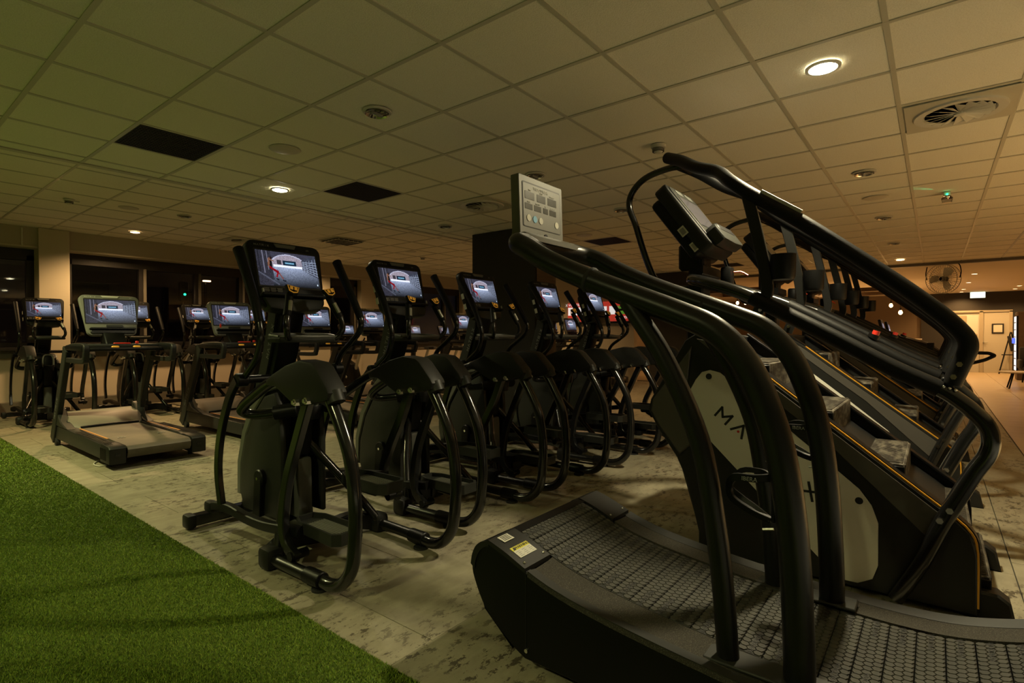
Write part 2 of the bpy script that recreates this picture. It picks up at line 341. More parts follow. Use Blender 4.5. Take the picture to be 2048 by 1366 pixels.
# ------------------------------------------------------------------ screen picture (a brick hall, someone in a wall-sit)
def picture_mesh(NX=112, NY=63):
    yy, xx = np.mgrid[0:NY, 0:NX]; u = (xx+.5)/NX; v = 1-(yy+.5)/NY
    rn = rng.random((NY, NX)); img = np.zeros((NY, NX, 3))
    def fill(mask, c, nz=.0):
        img[mask] = np.array(c)*(1+nz*(rn[mask][:, None]-.5))
    def poly(P, c, nz=0):
        m = np.zeros(u.shape, bool); n = len(P)
        for i in range(n):
            x1, y1 = P[i]; x2, y2 = P[(i+1) % n]
            cond = ((y1 > v) != (y2 > v)); xi = (x2-x1)*(v-y1)/((y2-y1) if y2 != y1 else 1e-9)+x1; m ^= cond & (u < xi)
        fill(m, c, nz)
    def seg(a, b, t, c):
        a, b = np.array(a), np.array(b); d = b-a; L = max(1e-9, (d*d).sum()); k = np.clip(((u-a[0])*d[0]+(v-a[1])*d[1])/L, 0, 1)
        fill(np.hypot(u-a[0]-k*d[0], (v-a[1]-k*d[1])*.56) < t, c)
    fill(u > -1, (.10, .10, .14), .5)                                   # vault
    floor = v < .60-.0*u; g = np.clip((.62-v)/.62, 0, 1)
    f = .90-.85*g**.8; f = np.clip(f, .06, 1)*(1-.6*np.abs(u-.5)); img[floor] = (np.stack([f*.62, f*.70, f*.90], -1)*(1+.5*(rn[..., None]-.5)))[floor]
    arch = ((u-.52)/.30)**2+((v-.56)/.36)**2 < 1
    fill(arch & (v > .56), (.42, .38, .44), .5)
    ring = (((u-.52)/.32)**2+((v-.56)/.39)**2 < 1) & ~arch & (v > .56); fill(ring, (.55, .56, .68), .2)
    fill((v > .56) & (v < .62) & (np.abs(u-.5) < .24), (.85, .88, 1.0), .1)
    fill((np.abs(u-.53) < .11) & (np.abs(v-.69) < .065), (.02, .05, .09), .2); fill((np.abs(u-.53) < .075) & (np.abs(v-.69) < .02), (.25, .45, .6), .4)
    fill((np.abs(u-.36) < .035) & (np.abs(v-.70) < .06), (.10, .09, .11), .6)
    left = u < .30-.22*(1-v)*0-.10*(v < .6)*(0.6-v)*1.5
    fill(left & (u < .24+.0*v), (.075, .075, .10), .9); fill((u > .10) & (u < .115) & (v > .35), (.25, .25, .32)); fill((u > .17) & (u < .18) & (v > .45), (.30, .3, .38)); fill((u > .04) & (u < .045) & (v > .3), (.02, .02, .03))
    poly([(.78, .88), (1, 1), (1, .30), (.74, .52), (.74, .80)], (.10, .11, .15), .7)                        # fence side
    for k in range(6): seg((.75, .54+.045*k), (1, .36+.085*k), .005, (.45, .5, .62))
    for k in range(5): seg((.77+.055*k, .50-.03*k), (.77+.055*k, .78+.03*k), .004, (.35, .4, .5))
    seg((.30, .05), (.02, .36), .012, (.16, .17, .22))
    seg((.205, .76), (.195, .58), .026, (.30, .17, .12)); seg((.225, .72), (.215, .56), .018, (.015, .015, .02))
    seg((.235, .80), (.235, .80), .019, (.06, .03, .03)); seg((.215, .74), (.265, .72), .009, (.34, .2, .14))
    seg((.205, .52), (.315, .42), .017, (.36, .01, .03)); seg((.315, .42), (.29, .27), .013, (.36, .01, .03)); seg((.215, .50), (.335, .36), .015, (.30, .01, .03)); seg((.335, .36), (.385, .22), .010, (.30, .12, .10))
    seg((.28, .20), (.31, .185), .010, (.02, .02, .03)); seg((.385, .17), (.42, .155), .010, (.02, .02, .03))
    fill((u > .955) & (u < .975) & (v > .08) & (v < .13), (.7, .8, .9))
    V = [((i/NX-.5), 0, (j/NY-.5)) for j in range(NY+1) for i in range(NX+1)]
    F = [(j*(NX+1)+i, j*(NX+1)+i+1, (j+1)*(NX+1)+i+1, (j+1)*(NX+1)+i) for j in range(NY) for i in range(NX)]
    me = bpy.data.meshes.new('screen_picture'); me.from_pydata(V, [], F)
    a = me.color_attributes.new('Col', 'FLOAT_COLOR', 'CORNER')
    img = 1.15*np.clip(img, 0, 2)**1.4; c = np.ones((NY*NX, 4)); c[:, :3] = img[::-1].reshape(-1, 3); a.data.foreach_set('color', np.repeat(c, 4, 0).ravel())
    me.materials.append(M['screen']); me.update(); return me
PIC = picture_mesh()
def put_screen(parent, mtx, w, h):
    o = bpy.data.objects.new('screen', PIC); COL.objects.link(o); o.parent = parent
    o.matrix_local = mtx @ Matrix.Diagonal((w, 1, h, 1)); return o
def tiltm(loc, tilt):  # console frame: local x right, z up, -y to the user; leans back by tilt
    return Matrix.Translation(loc) @ Matrix.Rotation(-tilt, 4, 'X')

# ------------------------------------------------------------------ the setting
FY = 5.78            # ceiling step
def struct_box(name, c, d, m, parent=None, bev=0):
    o = MB().box(c, d, bev).build(name, m, parent); return struct(o)
floor = struct_box('floor', (8.5, 2.5, -.07), (33, 21, .12), M['slatd'])
# planks
pl_me = MB().box((0, 0, -.005), (.9125, .6485, .012), .0006).mesh('plank', M['floor'])
cells = []
for r_ in range(-9, 17):
    y = 1.62+.65*r_+.325
    for k in range(-1, 27):
        x = 1.523+.914*k+.457-(.457 if r_ % 2 else 0)
        if x < .9 or x > 14.3: continue
        if (y < -.50): continue
        dpt = x*.785+y*.62
        if dpt < .9: continue
        cells.append((dpt, x, y))
cells.sort()
rest = MB()
for i, (d, x, y) in enumerate(cells):
    if x < 1.76: # cut at turf
        x1 = x+.454; x0 = max(1.30, x-.454)
        if x1-x0 < .05: continue
        o = MB().box(((x0+x1)/2-x, 0, -.005), (x1-x0, .6485, .012), .0006).build('plank', M['floor'], floor); o.location = (x, y, 0)
    elif i < 290:
        o = bpy.data.objects.new('plank', pl_me); COL.objects.link(o); o.parent = floor; o.location = (x, y, 0)
    else: rest.box((x, y, -.005), (.908, .643, .012))
o = rest.build('distant_planks', M['floor'], floor); o['kind'] = 'stuff'
tl = MB().box((0, 0, -.004), (.594, .594, .012), .001).mesh('floor_tile', M['tile']); far_t = MB(); n_t = 0
for i in range(60):
    for j in range(24):
        x = 4.3+.6*i; y = -1.03-.6*j if i < 17 else 8.0-.6*j
        if x > 24.2 or y < -6 or (i >= 17 and x < 14.3): continue
        vis = (y > -3.5) and (x*.785+y*.62 > 3) and (x*.62-y*.785)/(x*.785+y*.62) < 1.0 and (x < 14 or y < 1.0)
        if vis and n_t < 250:
            o = bpy.data.objects.new('floor_tile', tl); COL.objects.link(o); o.parent = floor; o.location = (x, y, 0); n_t += 1
        else: far_t.box((x, y, -.004), (.594, .594, .012))
o = far_t.build('distant_floor_tiles', M['tile'], floor); o['kind'] = 'stuff'
extra = MB()
for k in range(-2, 14):
    for r_ in range(1): extra.box((1.523+.914*k+.2, -.528, -.005), (.908, .388, .012), .0012)
o = extra.build('border_planks', M['floor'], floor); o['kind'] = 'stuff'
# turf
def make_turf():
    x0, x1, y0, y1 = -6.75, 1.30, -1.0, 10.7; N = 420000
    # density falls with distance from the camera
    P = []
    while len(P) < N:
        x = rng.uniform(-5.5, x1, 400000); y = rng.uniform(.6, 10.68, 400000); d = np.maximum(x*.785+y*.62, .01); lat = (x*.62-y*.785)/d
        ok = (d > .9) & (lat > -1.12) & (rng.random(400000) < np.minimum(1, (2.4/d)**2)); P += list(zip(x[ok], y[ok]))
    P = np.array(P[:N]); d = P[:, 0]*.785+P[:, 1]*.62
    ang = rng.uniform(0, 2*PI, N); wd = (.0012+.0006*rng.random(N))*np.clip(d/2.2, 1, 3.2); h = .005+.006*rng.random(N); lean = rng.normal(0, .005, (N, 2))
    c, s = np.cos(ang)*wd, np.sin(ang)*wd; z0 = .004
    V = np.zeros((N, 3, 3)); V[:, 0, 0] = P[:, 0]-c; V[:, 0, 1] = P[:, 1]-s; V[:, 1, 0] = P[:, 0]+c; V[:, 1, 1] = P[:, 1]+s; V[:, :2, 2] = z0
    V[:, 2, 0] = P[:, 0]+lean[:, 0]; V[:, 2, 1] = P[:, 1]+lean[:, 1]; V[:, 2, 2] = z0+h
    base = np.array([[x0, y0, z0], [x1, y0, z0], [x1, y1, z0], [x0, y1, z0], [x0, y0, -.004], [x1, y0, -.004], [x1, y1, -.004], [x0, y1, -.004]])
    verts = np.vstack([V.reshape(-1, 3), base]); nb = 3*N
    me = bpy.data.meshes.new('artificial_turf'); me.vertices.add(len(verts)); me.vertices.foreach_set('co', verts.ravel())
    quads = np.array([[0, 1, 2, 3], [1, 5, 6, 2], [0, 4, 5, 1], [3, 2, 6, 7], [4, 0, 3, 7]])+nb
    loops = np.concatenate([np.arange(3*N), quads.ravel()]); me.loops.add(len(loops)); me.loops.foreach_set('vertex_index', loops.astype(np.int32))
    st = np.concatenate([np.arange(N)*3, 3*N+np.arange(5)*4]); me.polygons.add(N+5); me.polygons.foreach_set('loop_start', st.astype(np.int32))
    me.update(calc_edges=True); me.validate()
    g_ = rng.uniform(.45, 1.55, N); hue = rng.random(N)
    colr = np.stack([.12+.11*hue, .23+.06*hue, .022+.015*hue], 1)*g_[:, None]
    a = me.color_attributes.new('Col', 'FLOAT_COLOR', 'POINT'); c4 = np.ones((len(verts), 4)); c4[:nb, :3] = np.repeat(colr, 3, 0); c4[nb:, :3] = (.09, .14, .02)
    a.data.foreach_set('color', c4.ravel()); me.materials.append(M['turf'])
    o = bpy.data.objects.new('artificial_turf', me); COL.objects.link(o); o['kind'] = 'stuff'
    tag(o, 'bright green artificial grass strip left of the grey vinyl floor', 'turf'); return o
make_turf()
# walls
struct_box('wall_left_end', (-6.9, 2.5, 1.5), (.2, 20, 3.3), M['wall'])
struct_box('wall_behind', (8.5, -6.9, 1.5), (33, .2, 3.3), M['wall'])
XE = 13.45
# window wall (y = 11.75)
WY = 11.75
wallw = struct_box('wall_windows', ((-7+XE)/2, WY+.12, .60), (XE+7, .18, .84), M['panelw'])
struct(MB().box(((-7+XE)/2, WY+.03, .10), (XE+7, .24, .20), .004).build('plinth', M['framel'], wallw))
struct(MB().box(((-7+XE)/2, WY+.0, 1.06), (XE+7, .30, .05), .004).build('sill_ledge', M['frame'], wallw))
struct(MB().box(((-7+XE)/2, WY+.02, .97), (XE+7, .10, .13), .003).build('ledge_band', M['framel'], wallw))
bh = struct_box('wall_bulkhead', ((-7+XE)/2, WY+.0, 2.885), (XE+7, .36, .35), M['bulk'])
struct(MB().box(((-7+XE)/2, WY-.02, 2.725), (XE+7, .36, .03), .004).build('trim_strip', M['wall'], bh))
struct(MB().box((1.93, WY-.19, 2.87), (.025, .02, .30), .002).build('conduit', M['cap'], bh))
struct(MB().box((7.1, WY-.19, 2.87), (.025, .02, .30), .002).build('conduit', M['cap'], bh))
cols = [(2.12, 2.52, WY-.26), (-3.2, -2.8, WY-.26), (6.55, 7.6, WY-.10), (8.5, 9.4, WY-.1), (12.3, 13.4, WY-.1)]
for (a, b_, yf) in cols:
    o = MB().box(((a+b_)/2, (yf+WY+.24)/2, 1.52), (b_-a, WY+.24-yf, 3.04), .004).build('wall_pier', M['wall']); struct(o)
gaps = [(-2.8, 2.12, [-1.2, .5]), (2.52, 6.55, [3.65, 4.62, 5.5]), (7.6, 8.5, [8.35]), (9.4, 12.3, [10.2, 11.6])]
for i, (a, b_, mull) in enumerate(gaps):
    f_ = MB(); T = .10
    f_.box(((a+b_)/2, WY+.10, 2.62), (b_-a, .08, .20), .004); f_.box(((a+b_)/2, WY+.10, 1.12), (b_-a, .08, .08), .004)
    f_.box((a+.05, WY+.10, 1.86), (.10, .08, 1.5), .004); f_.box((b_-.05, WY+.10, 1.86), (.10, .08, 1.5), .004)
    wn = f_.build('window_%d' % (i+1), M['frame']); struct(wn)
    for x in mull:
        struct(MB().box((x, WY+.09, 1.84), (.07, .09, 1.40), .004).build('mullion', M['frame'], wn)); struct(MB().box((x+.065, WY+.07, 1.84), (.05, .06, 1.40), .003).build('mullion_cover', M['framel'], wn))
    xs = [a]+mull+[b_]
    for p, q in zip(xs[:-1], xs[1:]): struct(MB().box(((p+q)/2, WY+.12, 1.84), (q-p-.05, .012, 1.38)).build('pane', M['glass'], wn))
# end wall behind the far machines, pillars, back wall
struct_box('wall_end', (XE+.1, 9.2, 1.55), (.2, 5.6, 3.1), M['wall'])
struct_box('wall_far_side', (19, 8.6, 1.4), (11, .2, 2.8), M['wbrown'])
p1 = struct_box('pillar_dark', (6.15, 4.82, 1.375), (.50, 1.14, 2.75), M['wdark'])
struct(MB().box((6.16, 4.245, 1.37), (.46, .012, 2.72)).build('side_panel', M['wood'], p1, 'brown board on the narrow side'))
struct_box('pillar_far', (12.75, 4.95, 1.375), (.9, 1.0, 2.75), M['wdark'])
struct_box('wall_back', (24.1, 1.0, 1.4), (.2, 15, 2.8), M['wbrown'])
struct_box('wall_back_dark', (23.97, -2.8, 1.36), (.06, 6.4, 2.72), M['wdark'])
struct_box('wall_front_right', (14, -5.2, 1.4), (20, .2, 2.8), M['wall'])
# double door in the back wall
dd = MB(); dx = 23.90
for (a, b_) in ((-.44, -.52), (-1.90, -1.98), (-1.16, -1.26)): dd.box((dx, (a+b_)/2, 1.03), (.08, abs(b_-a), 2.06), .004)
dd.box((dx, -1.21, 2.05), (.08, 1.54, .07), .004); d1 = struct(dd.build('door_1', M['doorf']))
struct(MB().box((dx+.01, -1.58, 1.0), (.05, .64, 2.0), .004).build('door_leaf', M['door'], d1)); struct(MB().box((dx+.01, -.84, .3), (.05, .64, .6), .004).build('door_leaf', M['door'], d1)); struct(MB().box((dx+.02, -.84, 1.3), (.02, .64, 1.42), .002).build('door_glass', M['poster_white'].copy() if False else M['silver'], d1))
struct(MB().box((dx-.03, -1.62, 1.47), (.02, .30, .33), .004).build('notice_frame', M['frame'], d1)); struct(MB().box((dx-.043, -1.62, 1.47), (.01, .22, .24)).build('notice_paper', M['label'], d1))
struct(MB().cyl((dx-.03, -1.27, 1.02), (dx-.09, -1.27, 1.02), .02).cyl((dx-.09, -1.27, 1.02), (dx-.09, -1.38, 1.02), .012).build('door_handle', M['steel'], d1))
struct(MB().box((dx-.005, -.68, 1.55), (.03, .30, .75), .004).box((dx-.005, -1.06, 1.2), (.03, .1, .2), .004).build('door_bar', M['doorf'], d1))

# ceiling
ceil = struct_box('ceiling', (4, -.61, 2.84), (21, 12.8, .12), M['mesh'])
OX, OY = 1.954, 1.394   # grid line origin
SPECIAL = {}            # tiles replaced by grilles or carrying a hole
def cell(x, y): return (math.floor((x-OX)/.6), math.floor((y-OY)/.6))
GR = [(1.66, 4.70), (3.45, 4.68), (7.66, 4.3), (12.0, 3.2)]
for x, y in GR: SPECIAL[cell(x, y)] = 1
VENT = [(4.68, -.12), (4.62, 4.07)]
tmesh = MB().box((0, 0, 2.7615), (.580, .580, .012), .002).mesh('ceiling_tile', M['ctile'])
grid = MB(); cells = []
for i in range(-9, 21):
    for j in range(-9, 8):
        x = OX+.6*i+.3; y = OY+.6*j+.3
        if y > FY: continue
        if (i, j) in SPECIAL: continue
        dpt = x*.785+y*.62; lat = (x*.62-y*.785)
        vis = dpt > .9 and abs(lat/dpt) < 1.12 and (2.75-HC)/dpt < .78
        cells.append((0 if vis else 1, dpt, x, y))
cells.sort(); rest = MB(); nt = 0
for (nv, d, x, y) in cells:
    if not nv and nt < 290: o = bpy.data.objects.new('ceiling_tile', tmesh); COL.objects.link(o); o.parent = ceil; o.location = (x, y, 0); nt += 1
    else: rest.box((x, y, 2.7615), (.580, .580, .012))
o = rest.build('outer_ceiling_tiles', M['ctile'], ceil); o['kind'] = 'stuff'
for i in range(-9, 22): grid.box((OX+.6*i, (FY-4)/2, 2.754), (.026, FY+4, .008))
for j in range(-9, 8): grid.box((5.3, OY+.6*j, 2.7545), (17.4, .026, .008))
o = grid.build('ceiling_grid', M['cgrid'], ceil)
struct(MB().box((4.0, FY+.03, 2.905), (20, .05, .30), .003).build('step_riser', M['ctile'], ceil)); struct(MB().box((4.0, FY+.03, 2.7485), (20, .06, .010), .002).build('step_edge', M['cgrid'], ceil))
cut = MB()
for i in range(-9, 21): cut.box((OX+.6*i+.3, 5.694, 2.7615), (.580, .165, .012), .001)
o = cut.build('cut_tile_row', M['ctile'], ceil); o['kind'] = 'stuff'
# upper ceiling by the windows
c2 = struct_box('ceiling_raised', (3.2, 8.93, 3.13), (21, 6.2, .10), M['mesh']); T2 = .655
t2 = MB().box((0, 0, 3.0515), (T2-.02, T2-.02, .012), .002).mesh('ceiling_tile', M['ctile']); g2 = MB(); rest = MB(); nt = 0
RX, RY = 2.27, 5.85
cells = []
for i in range(-12, 18):
    for j in range(0, 9):
        x = RX+T2*i+T2/2; y = RY+T2*j+T2/2
        if y > 11.75: continue
        dpt = x*.785+y*.62; vis = dpt > 1 and abs((x*.62-y*.785)/dpt) < 1.1; cells.append((not vis, dpt, x, y))
for (nv, d, x, y) in sorted(cells):
    if not nv and nt < 290: o = bpy.data.objects.new('ceiling_tile', t2); COL.objects.link(o); o.parent = c2; o.location = (x, y, 0); nt += 1
    else: rest.box((x, y, 3.0515), (T2-.02, T2-.02, .012))
o = rest.build('outer_ceiling_tiles', M['ctile'], c2); o['kind'] = 'stuff'
for i in range(-12, 19): g2.box((RX+T2*i, 8.9, 3.044), (.026, 6.1, .008))
for j in range(0, 9): g2.box((3.2, RY+T2*j, 3.0445), (20.5, .026, .008))
g2.build('ceiling_grid', M['cgrid'], c2)
# plaster ceiling beyond the grid on the right
c3 = struct_box('ceiling_plaster', (19.2, 1.5, 2.76), (10.2, 14.4, .12), M['plaster'])
struct(MB().box((14.15, 1.0, 2.735), (.12, 13.4, .07), .004).build('trim_edge', M['framel'], c3))

# ------------------------------------------------------------------ ceiling fittings
def downlight(x, y, z, lit, label, r=.078, m='lamp'):
    if lit: r = .072
    t = thing('downlight', label, 'ceiling light', (x, y, z), 0, 'round recessed ceiling lights')
    MB().lathe([(r+.018, 0), (r+.016, -.008), (r, -.010), (r-.004, .0)], (0, 0, 0), seg=28).build('trim_ring', M['cap'], t)
    if lit: MB().lathe([(1e-4, -.020), (r*.6, -.018), (r-.008, -.012), (r-.001, -.002)], (0, 0, 0), seg=28).build('diffuser', M[m], t, 'glowing diffuser')
    else:
        MB().lathe([(r, -.008), (r*.8, .012), (1e-4, .02)], (0, 0, -.012), seg=24).build('reflector', M['chrome'], t)
        b = MB()
        for k in range(5): b.box((-.06+.03*k, 0, -.008), (.004, r*1.3, .012), 0, ('Z', .3))
        b.build('louvre', M['chrome'], t); MB().cyl((-.05, 0, -.012), (.05, 0.01, -.012), .012, 10).build('lamp_tube', M['textgrey'], t)
    return t
n1 = ['lit round downlight glaring over the stair climbers, largest in the photo', 'lit round downlight between the two black ceiling grilles', 'small lit downlight near the window wall at left', 'lit downlight low over the far end of the climbers']
downlight(3.45, .5, 2.75, 1, n1[0]); downlight(2.85, 5.25, 2.75, 1, n1[1], m='lamp'); downlight(3.23, 10.7, 3.04, 1, n1[2], m='lampw'); downlight(13.1, .55, 2.75, 1, n1[3], m='lampw')
for (x, y, z, l_) in [(2.27, 2.93, 2.75, 'unlit downlight above the nearest elliptical, left of the curved treadmill display'), (4.07, 2.93, 2.75, 'unlit downlight just above the curved treadmill display'), (5.9, .52, 2.75, 'unlit downlight right of centre above the handrails of the climbers'),
                      (8.3, .52, 2.75, 'unlit downlight second beyond the glaring one over the climbers'), (10.7, .53, 2.75, 'unlit downlight third beyond the glaring one, near the fan'), (5.19, 5.24, 2.75, 'unlit downlight left of the dark pillar top'),
                      (5.83, 2.93, 2.75, 'unlit downlight seen beside the loop handle of the first climber'), (3.26, 8.73, 3.04, 'unlit downlight in the raised ceiling above the treadmills'), (7.4, 5.2, 2.75, 'small downlight hard against the left of the pillar')]:
    downlight(x, y, z, 0, l_)
def speaker_disc(x, y, z, label):
    o = MB().lathe([(1e-4, -.006), (.10, -.006), (.115, -.004), (.12, 0)], (0, 0, 0), seg=28).build('ceiling_speaker', M['cgrid']); o.location = (x, y, z)
    return tag(o, label, 'speaker', 'flat round ceiling speakers')
for a in [(2.27, 4.1, 2.75, 'round white ceiling speaker between black grille and lit downlight'), (2.58, 8.79, 3.04, 'round ceiling speaker in the raised ceiling at far left'), (7.06, .52, 2.75, 'round ceiling speaker between two unlit downlights over the climbers'), (6.95, 4.1, 2.75, 'round ceiling speaker above the right end of the dark pillar'), (7.6, 8.7, 3.04, 'faint round ceiling speaker past the lattice light')]: speaker_disc(*a)
def smoke(x, y, z, label):
    t = thing('smoke_detector', label, 'smoke detector', (x, y, z), 0, 'white smoke detectors')
    MB().lathe([(1e-4, -.02), (.055, -.02), (.06, 0)], (0, 0, 0), seg=20).build('base', M['cap'], t)
    MB().lathe([(1e-4, -.062), (.022, -.062), (.040, -.045), (.046, -.02)], (0, 0, 0), seg=20).build('sensor_head', M['cap'], t)
    b = MB()
    for k in range(3): b.lathe([(.032+.005*k, -.05+.01*k), (.046, -.05+.01*k), (.046, -.046+.01*k)], (0, 0, 0), seg=20)
    b.build('vent_slot', M['textblack'], t); MB().box((.085, 0, -.012), (.05, .01, .01)).build('led_clip', M['cap'], t)
for a in [(4.05, 1.72, 2.75, 'white smoke detector just above the top of the first climber rail'), (1.94, 8.85, 3.04, 'smoke detector on the raised ceiling at far left'), (8.3, 9.1, 3.04, 'small smoke detector hanging left of the dark pillar')]: smoke(*a)
for (x, y), l_ in zip(GR, ['black perforated ceiling grille at upper left', 'black perforated ceiling grille right of the lit downlight', 'black ceiling grille right of the dark pillar', 'black ceiling grille beyond the second pillar']):
    i, j = cell(x, y); cx, cy = OX+.6*i+.3, OY+.6*j+.3
    t = thing('ceiling_grille', l_, 'grille', (cx, cy, 2.75), 0, 'black square ceiling grilles')
    MB().box((0, 0, .0085), (.58, .58, .01), .002).build('plate', M['mesh'], t)
    b = MB()
    for k in range(29): b.box((-.27+.0193*k, 0, .002), (.004, .55, .004))
    for k in range(15): b.box((0, -.27+.0386*k, .002), (.55, .004, .003))
    o = b.build('lattice', M['black'], t); o['kind'] = 'stuff'
for (x, y), z, l_ in zip(VENT+[(4.75, 10.1)], (2.75, 2.75, 3.04), ['big round swirl air diffuser at the top right', 'round swirl air diffuser left of the curved treadmill display', 'round swirl diffuser in the raised ceiling behind first elliptical console']):
    t = thing('swirl_diffuser', l_, 'air vent', (x, y, z), 0, 'round swirl air diffusers')
    MB().box((0, 0, -.004), (.585, .585, .008), .002).build('plate', M['cgrid'], t)
    MB().lathe([(.25, -.008), (.245, -.020), (.195, -.018), (.185, -.008)], (0, 0, 0), seg=36).build('rim', M['cap'], t)
    MB().lathe([(1e-4, -.008), (.185, -.008)], (0, 0, 0), seg=30).build('duct', M['textblack'], t)
    for k in range(16):
        a = 2*PI*k/16; b = MB(); b.add([(.03, -.008, -.010), (.18, -.030, -.010), (.18, .030, -.034), (.03, .008, -.022), (.03, -.008, -.008), (.18, -.030, -.008), (.18, .032, -.032), (.03, .010, -.02)], [[0, 1, 2, 3], [7, 6, 5, 4], [0, 4, 5, 1], [1, 5, 6, 2], [2, 6, 7, 3], [3, 7, 4, 0]])
        b.xf(Matrix.Rotation(a, 4, 'Z')); b.build('blade', M['cap'], t)
    MB().lathe([(1e-4, -.034), (.03, -.030), (.034, -.012)], (0, 0, 0), seg=16).build('hub', M['cap'], t)
# lattice light in the raised ceiling
t = thing('louvred_light', 'square unlit ceiling light with a mirrored lattice louvre', 'ceiling light', (5.93, 8.7, 3.04))
MB().box((0, 0, -.006), (.62, .62, .01), .002).build('frame', M['cgrid'], t); MB().box((0, 0, -.013), (.56, .56, .006)).build('backing', M['black'], t)
for k in range(6): MB().box((-.25+.1*k, 0, -.028), (.012, .56, .026), .002).build('louvre', M['chrome'], t)
for k in range(5): MB().box((0, -.22+.11*k, -.026), (.56, .008, .022), .002).build('louvre', M['chrome'], t)
# green emergency unit
t = thing('emergency_beacon', 'small clear ceiling unit glowing green over the climbers', 'emergency light', (7.27, -.09, 2.75))
MB().box((0, 0, -.02), (.09, .06, .04), .006).build('base', M['cap'], t); MB().lathe([(1e-4, -.11), (.04, -.11), (.05, -.06), (.035, -.04)], (0, 0, 0), seg=16).build('lens', M['glass'], t); MB().ball((-.055, 0, -.03), .009).build('led', M['green'], t)
gl = bpy.data.lights.new('green_led', 'SPOT'); gl.energy = 4; gl.color = (.02, 1, .4); gl.spot_size = R(14); gl.shadow_soft_size = .004
go = bpy.data.objects.new('green_led', gl); go.location = (7.20, -.09, 2.722); go.rotation_euler = Vector((-.5, .42, .035)).to_track_quat('-Z', 'Y').to_euler(); COL.objects.link(go)
for i, (x, y) in enumerate(PLAST[:7]):
    t = thing('spotlight', ['round recessed spot nearest in the row toward the door', 'second recessed spot in the row toward the door', 'third recessed spot in the row toward the door', 'recessed spot closest to the dark wall above the door', 'recessed spot above the drinks machine near the wall', 'recessed spot above the drinks machine, nearer one', 'recessed spot over the bar area'][i], 'ceiling light', (x, y, 2.70), 0, 'small warm spots in the plaster ceiling')
    MB().lathe([(.075, 0), (.07, -.008), (.055, -.006)], (0, 0, 0), seg=20).build('trim_ring', M['cap'], t); MB().lathe([(1e-4, -.004), (.058, -.004)], (0, 0, 0), seg=20).build('diffuser', M['lampw'], t)

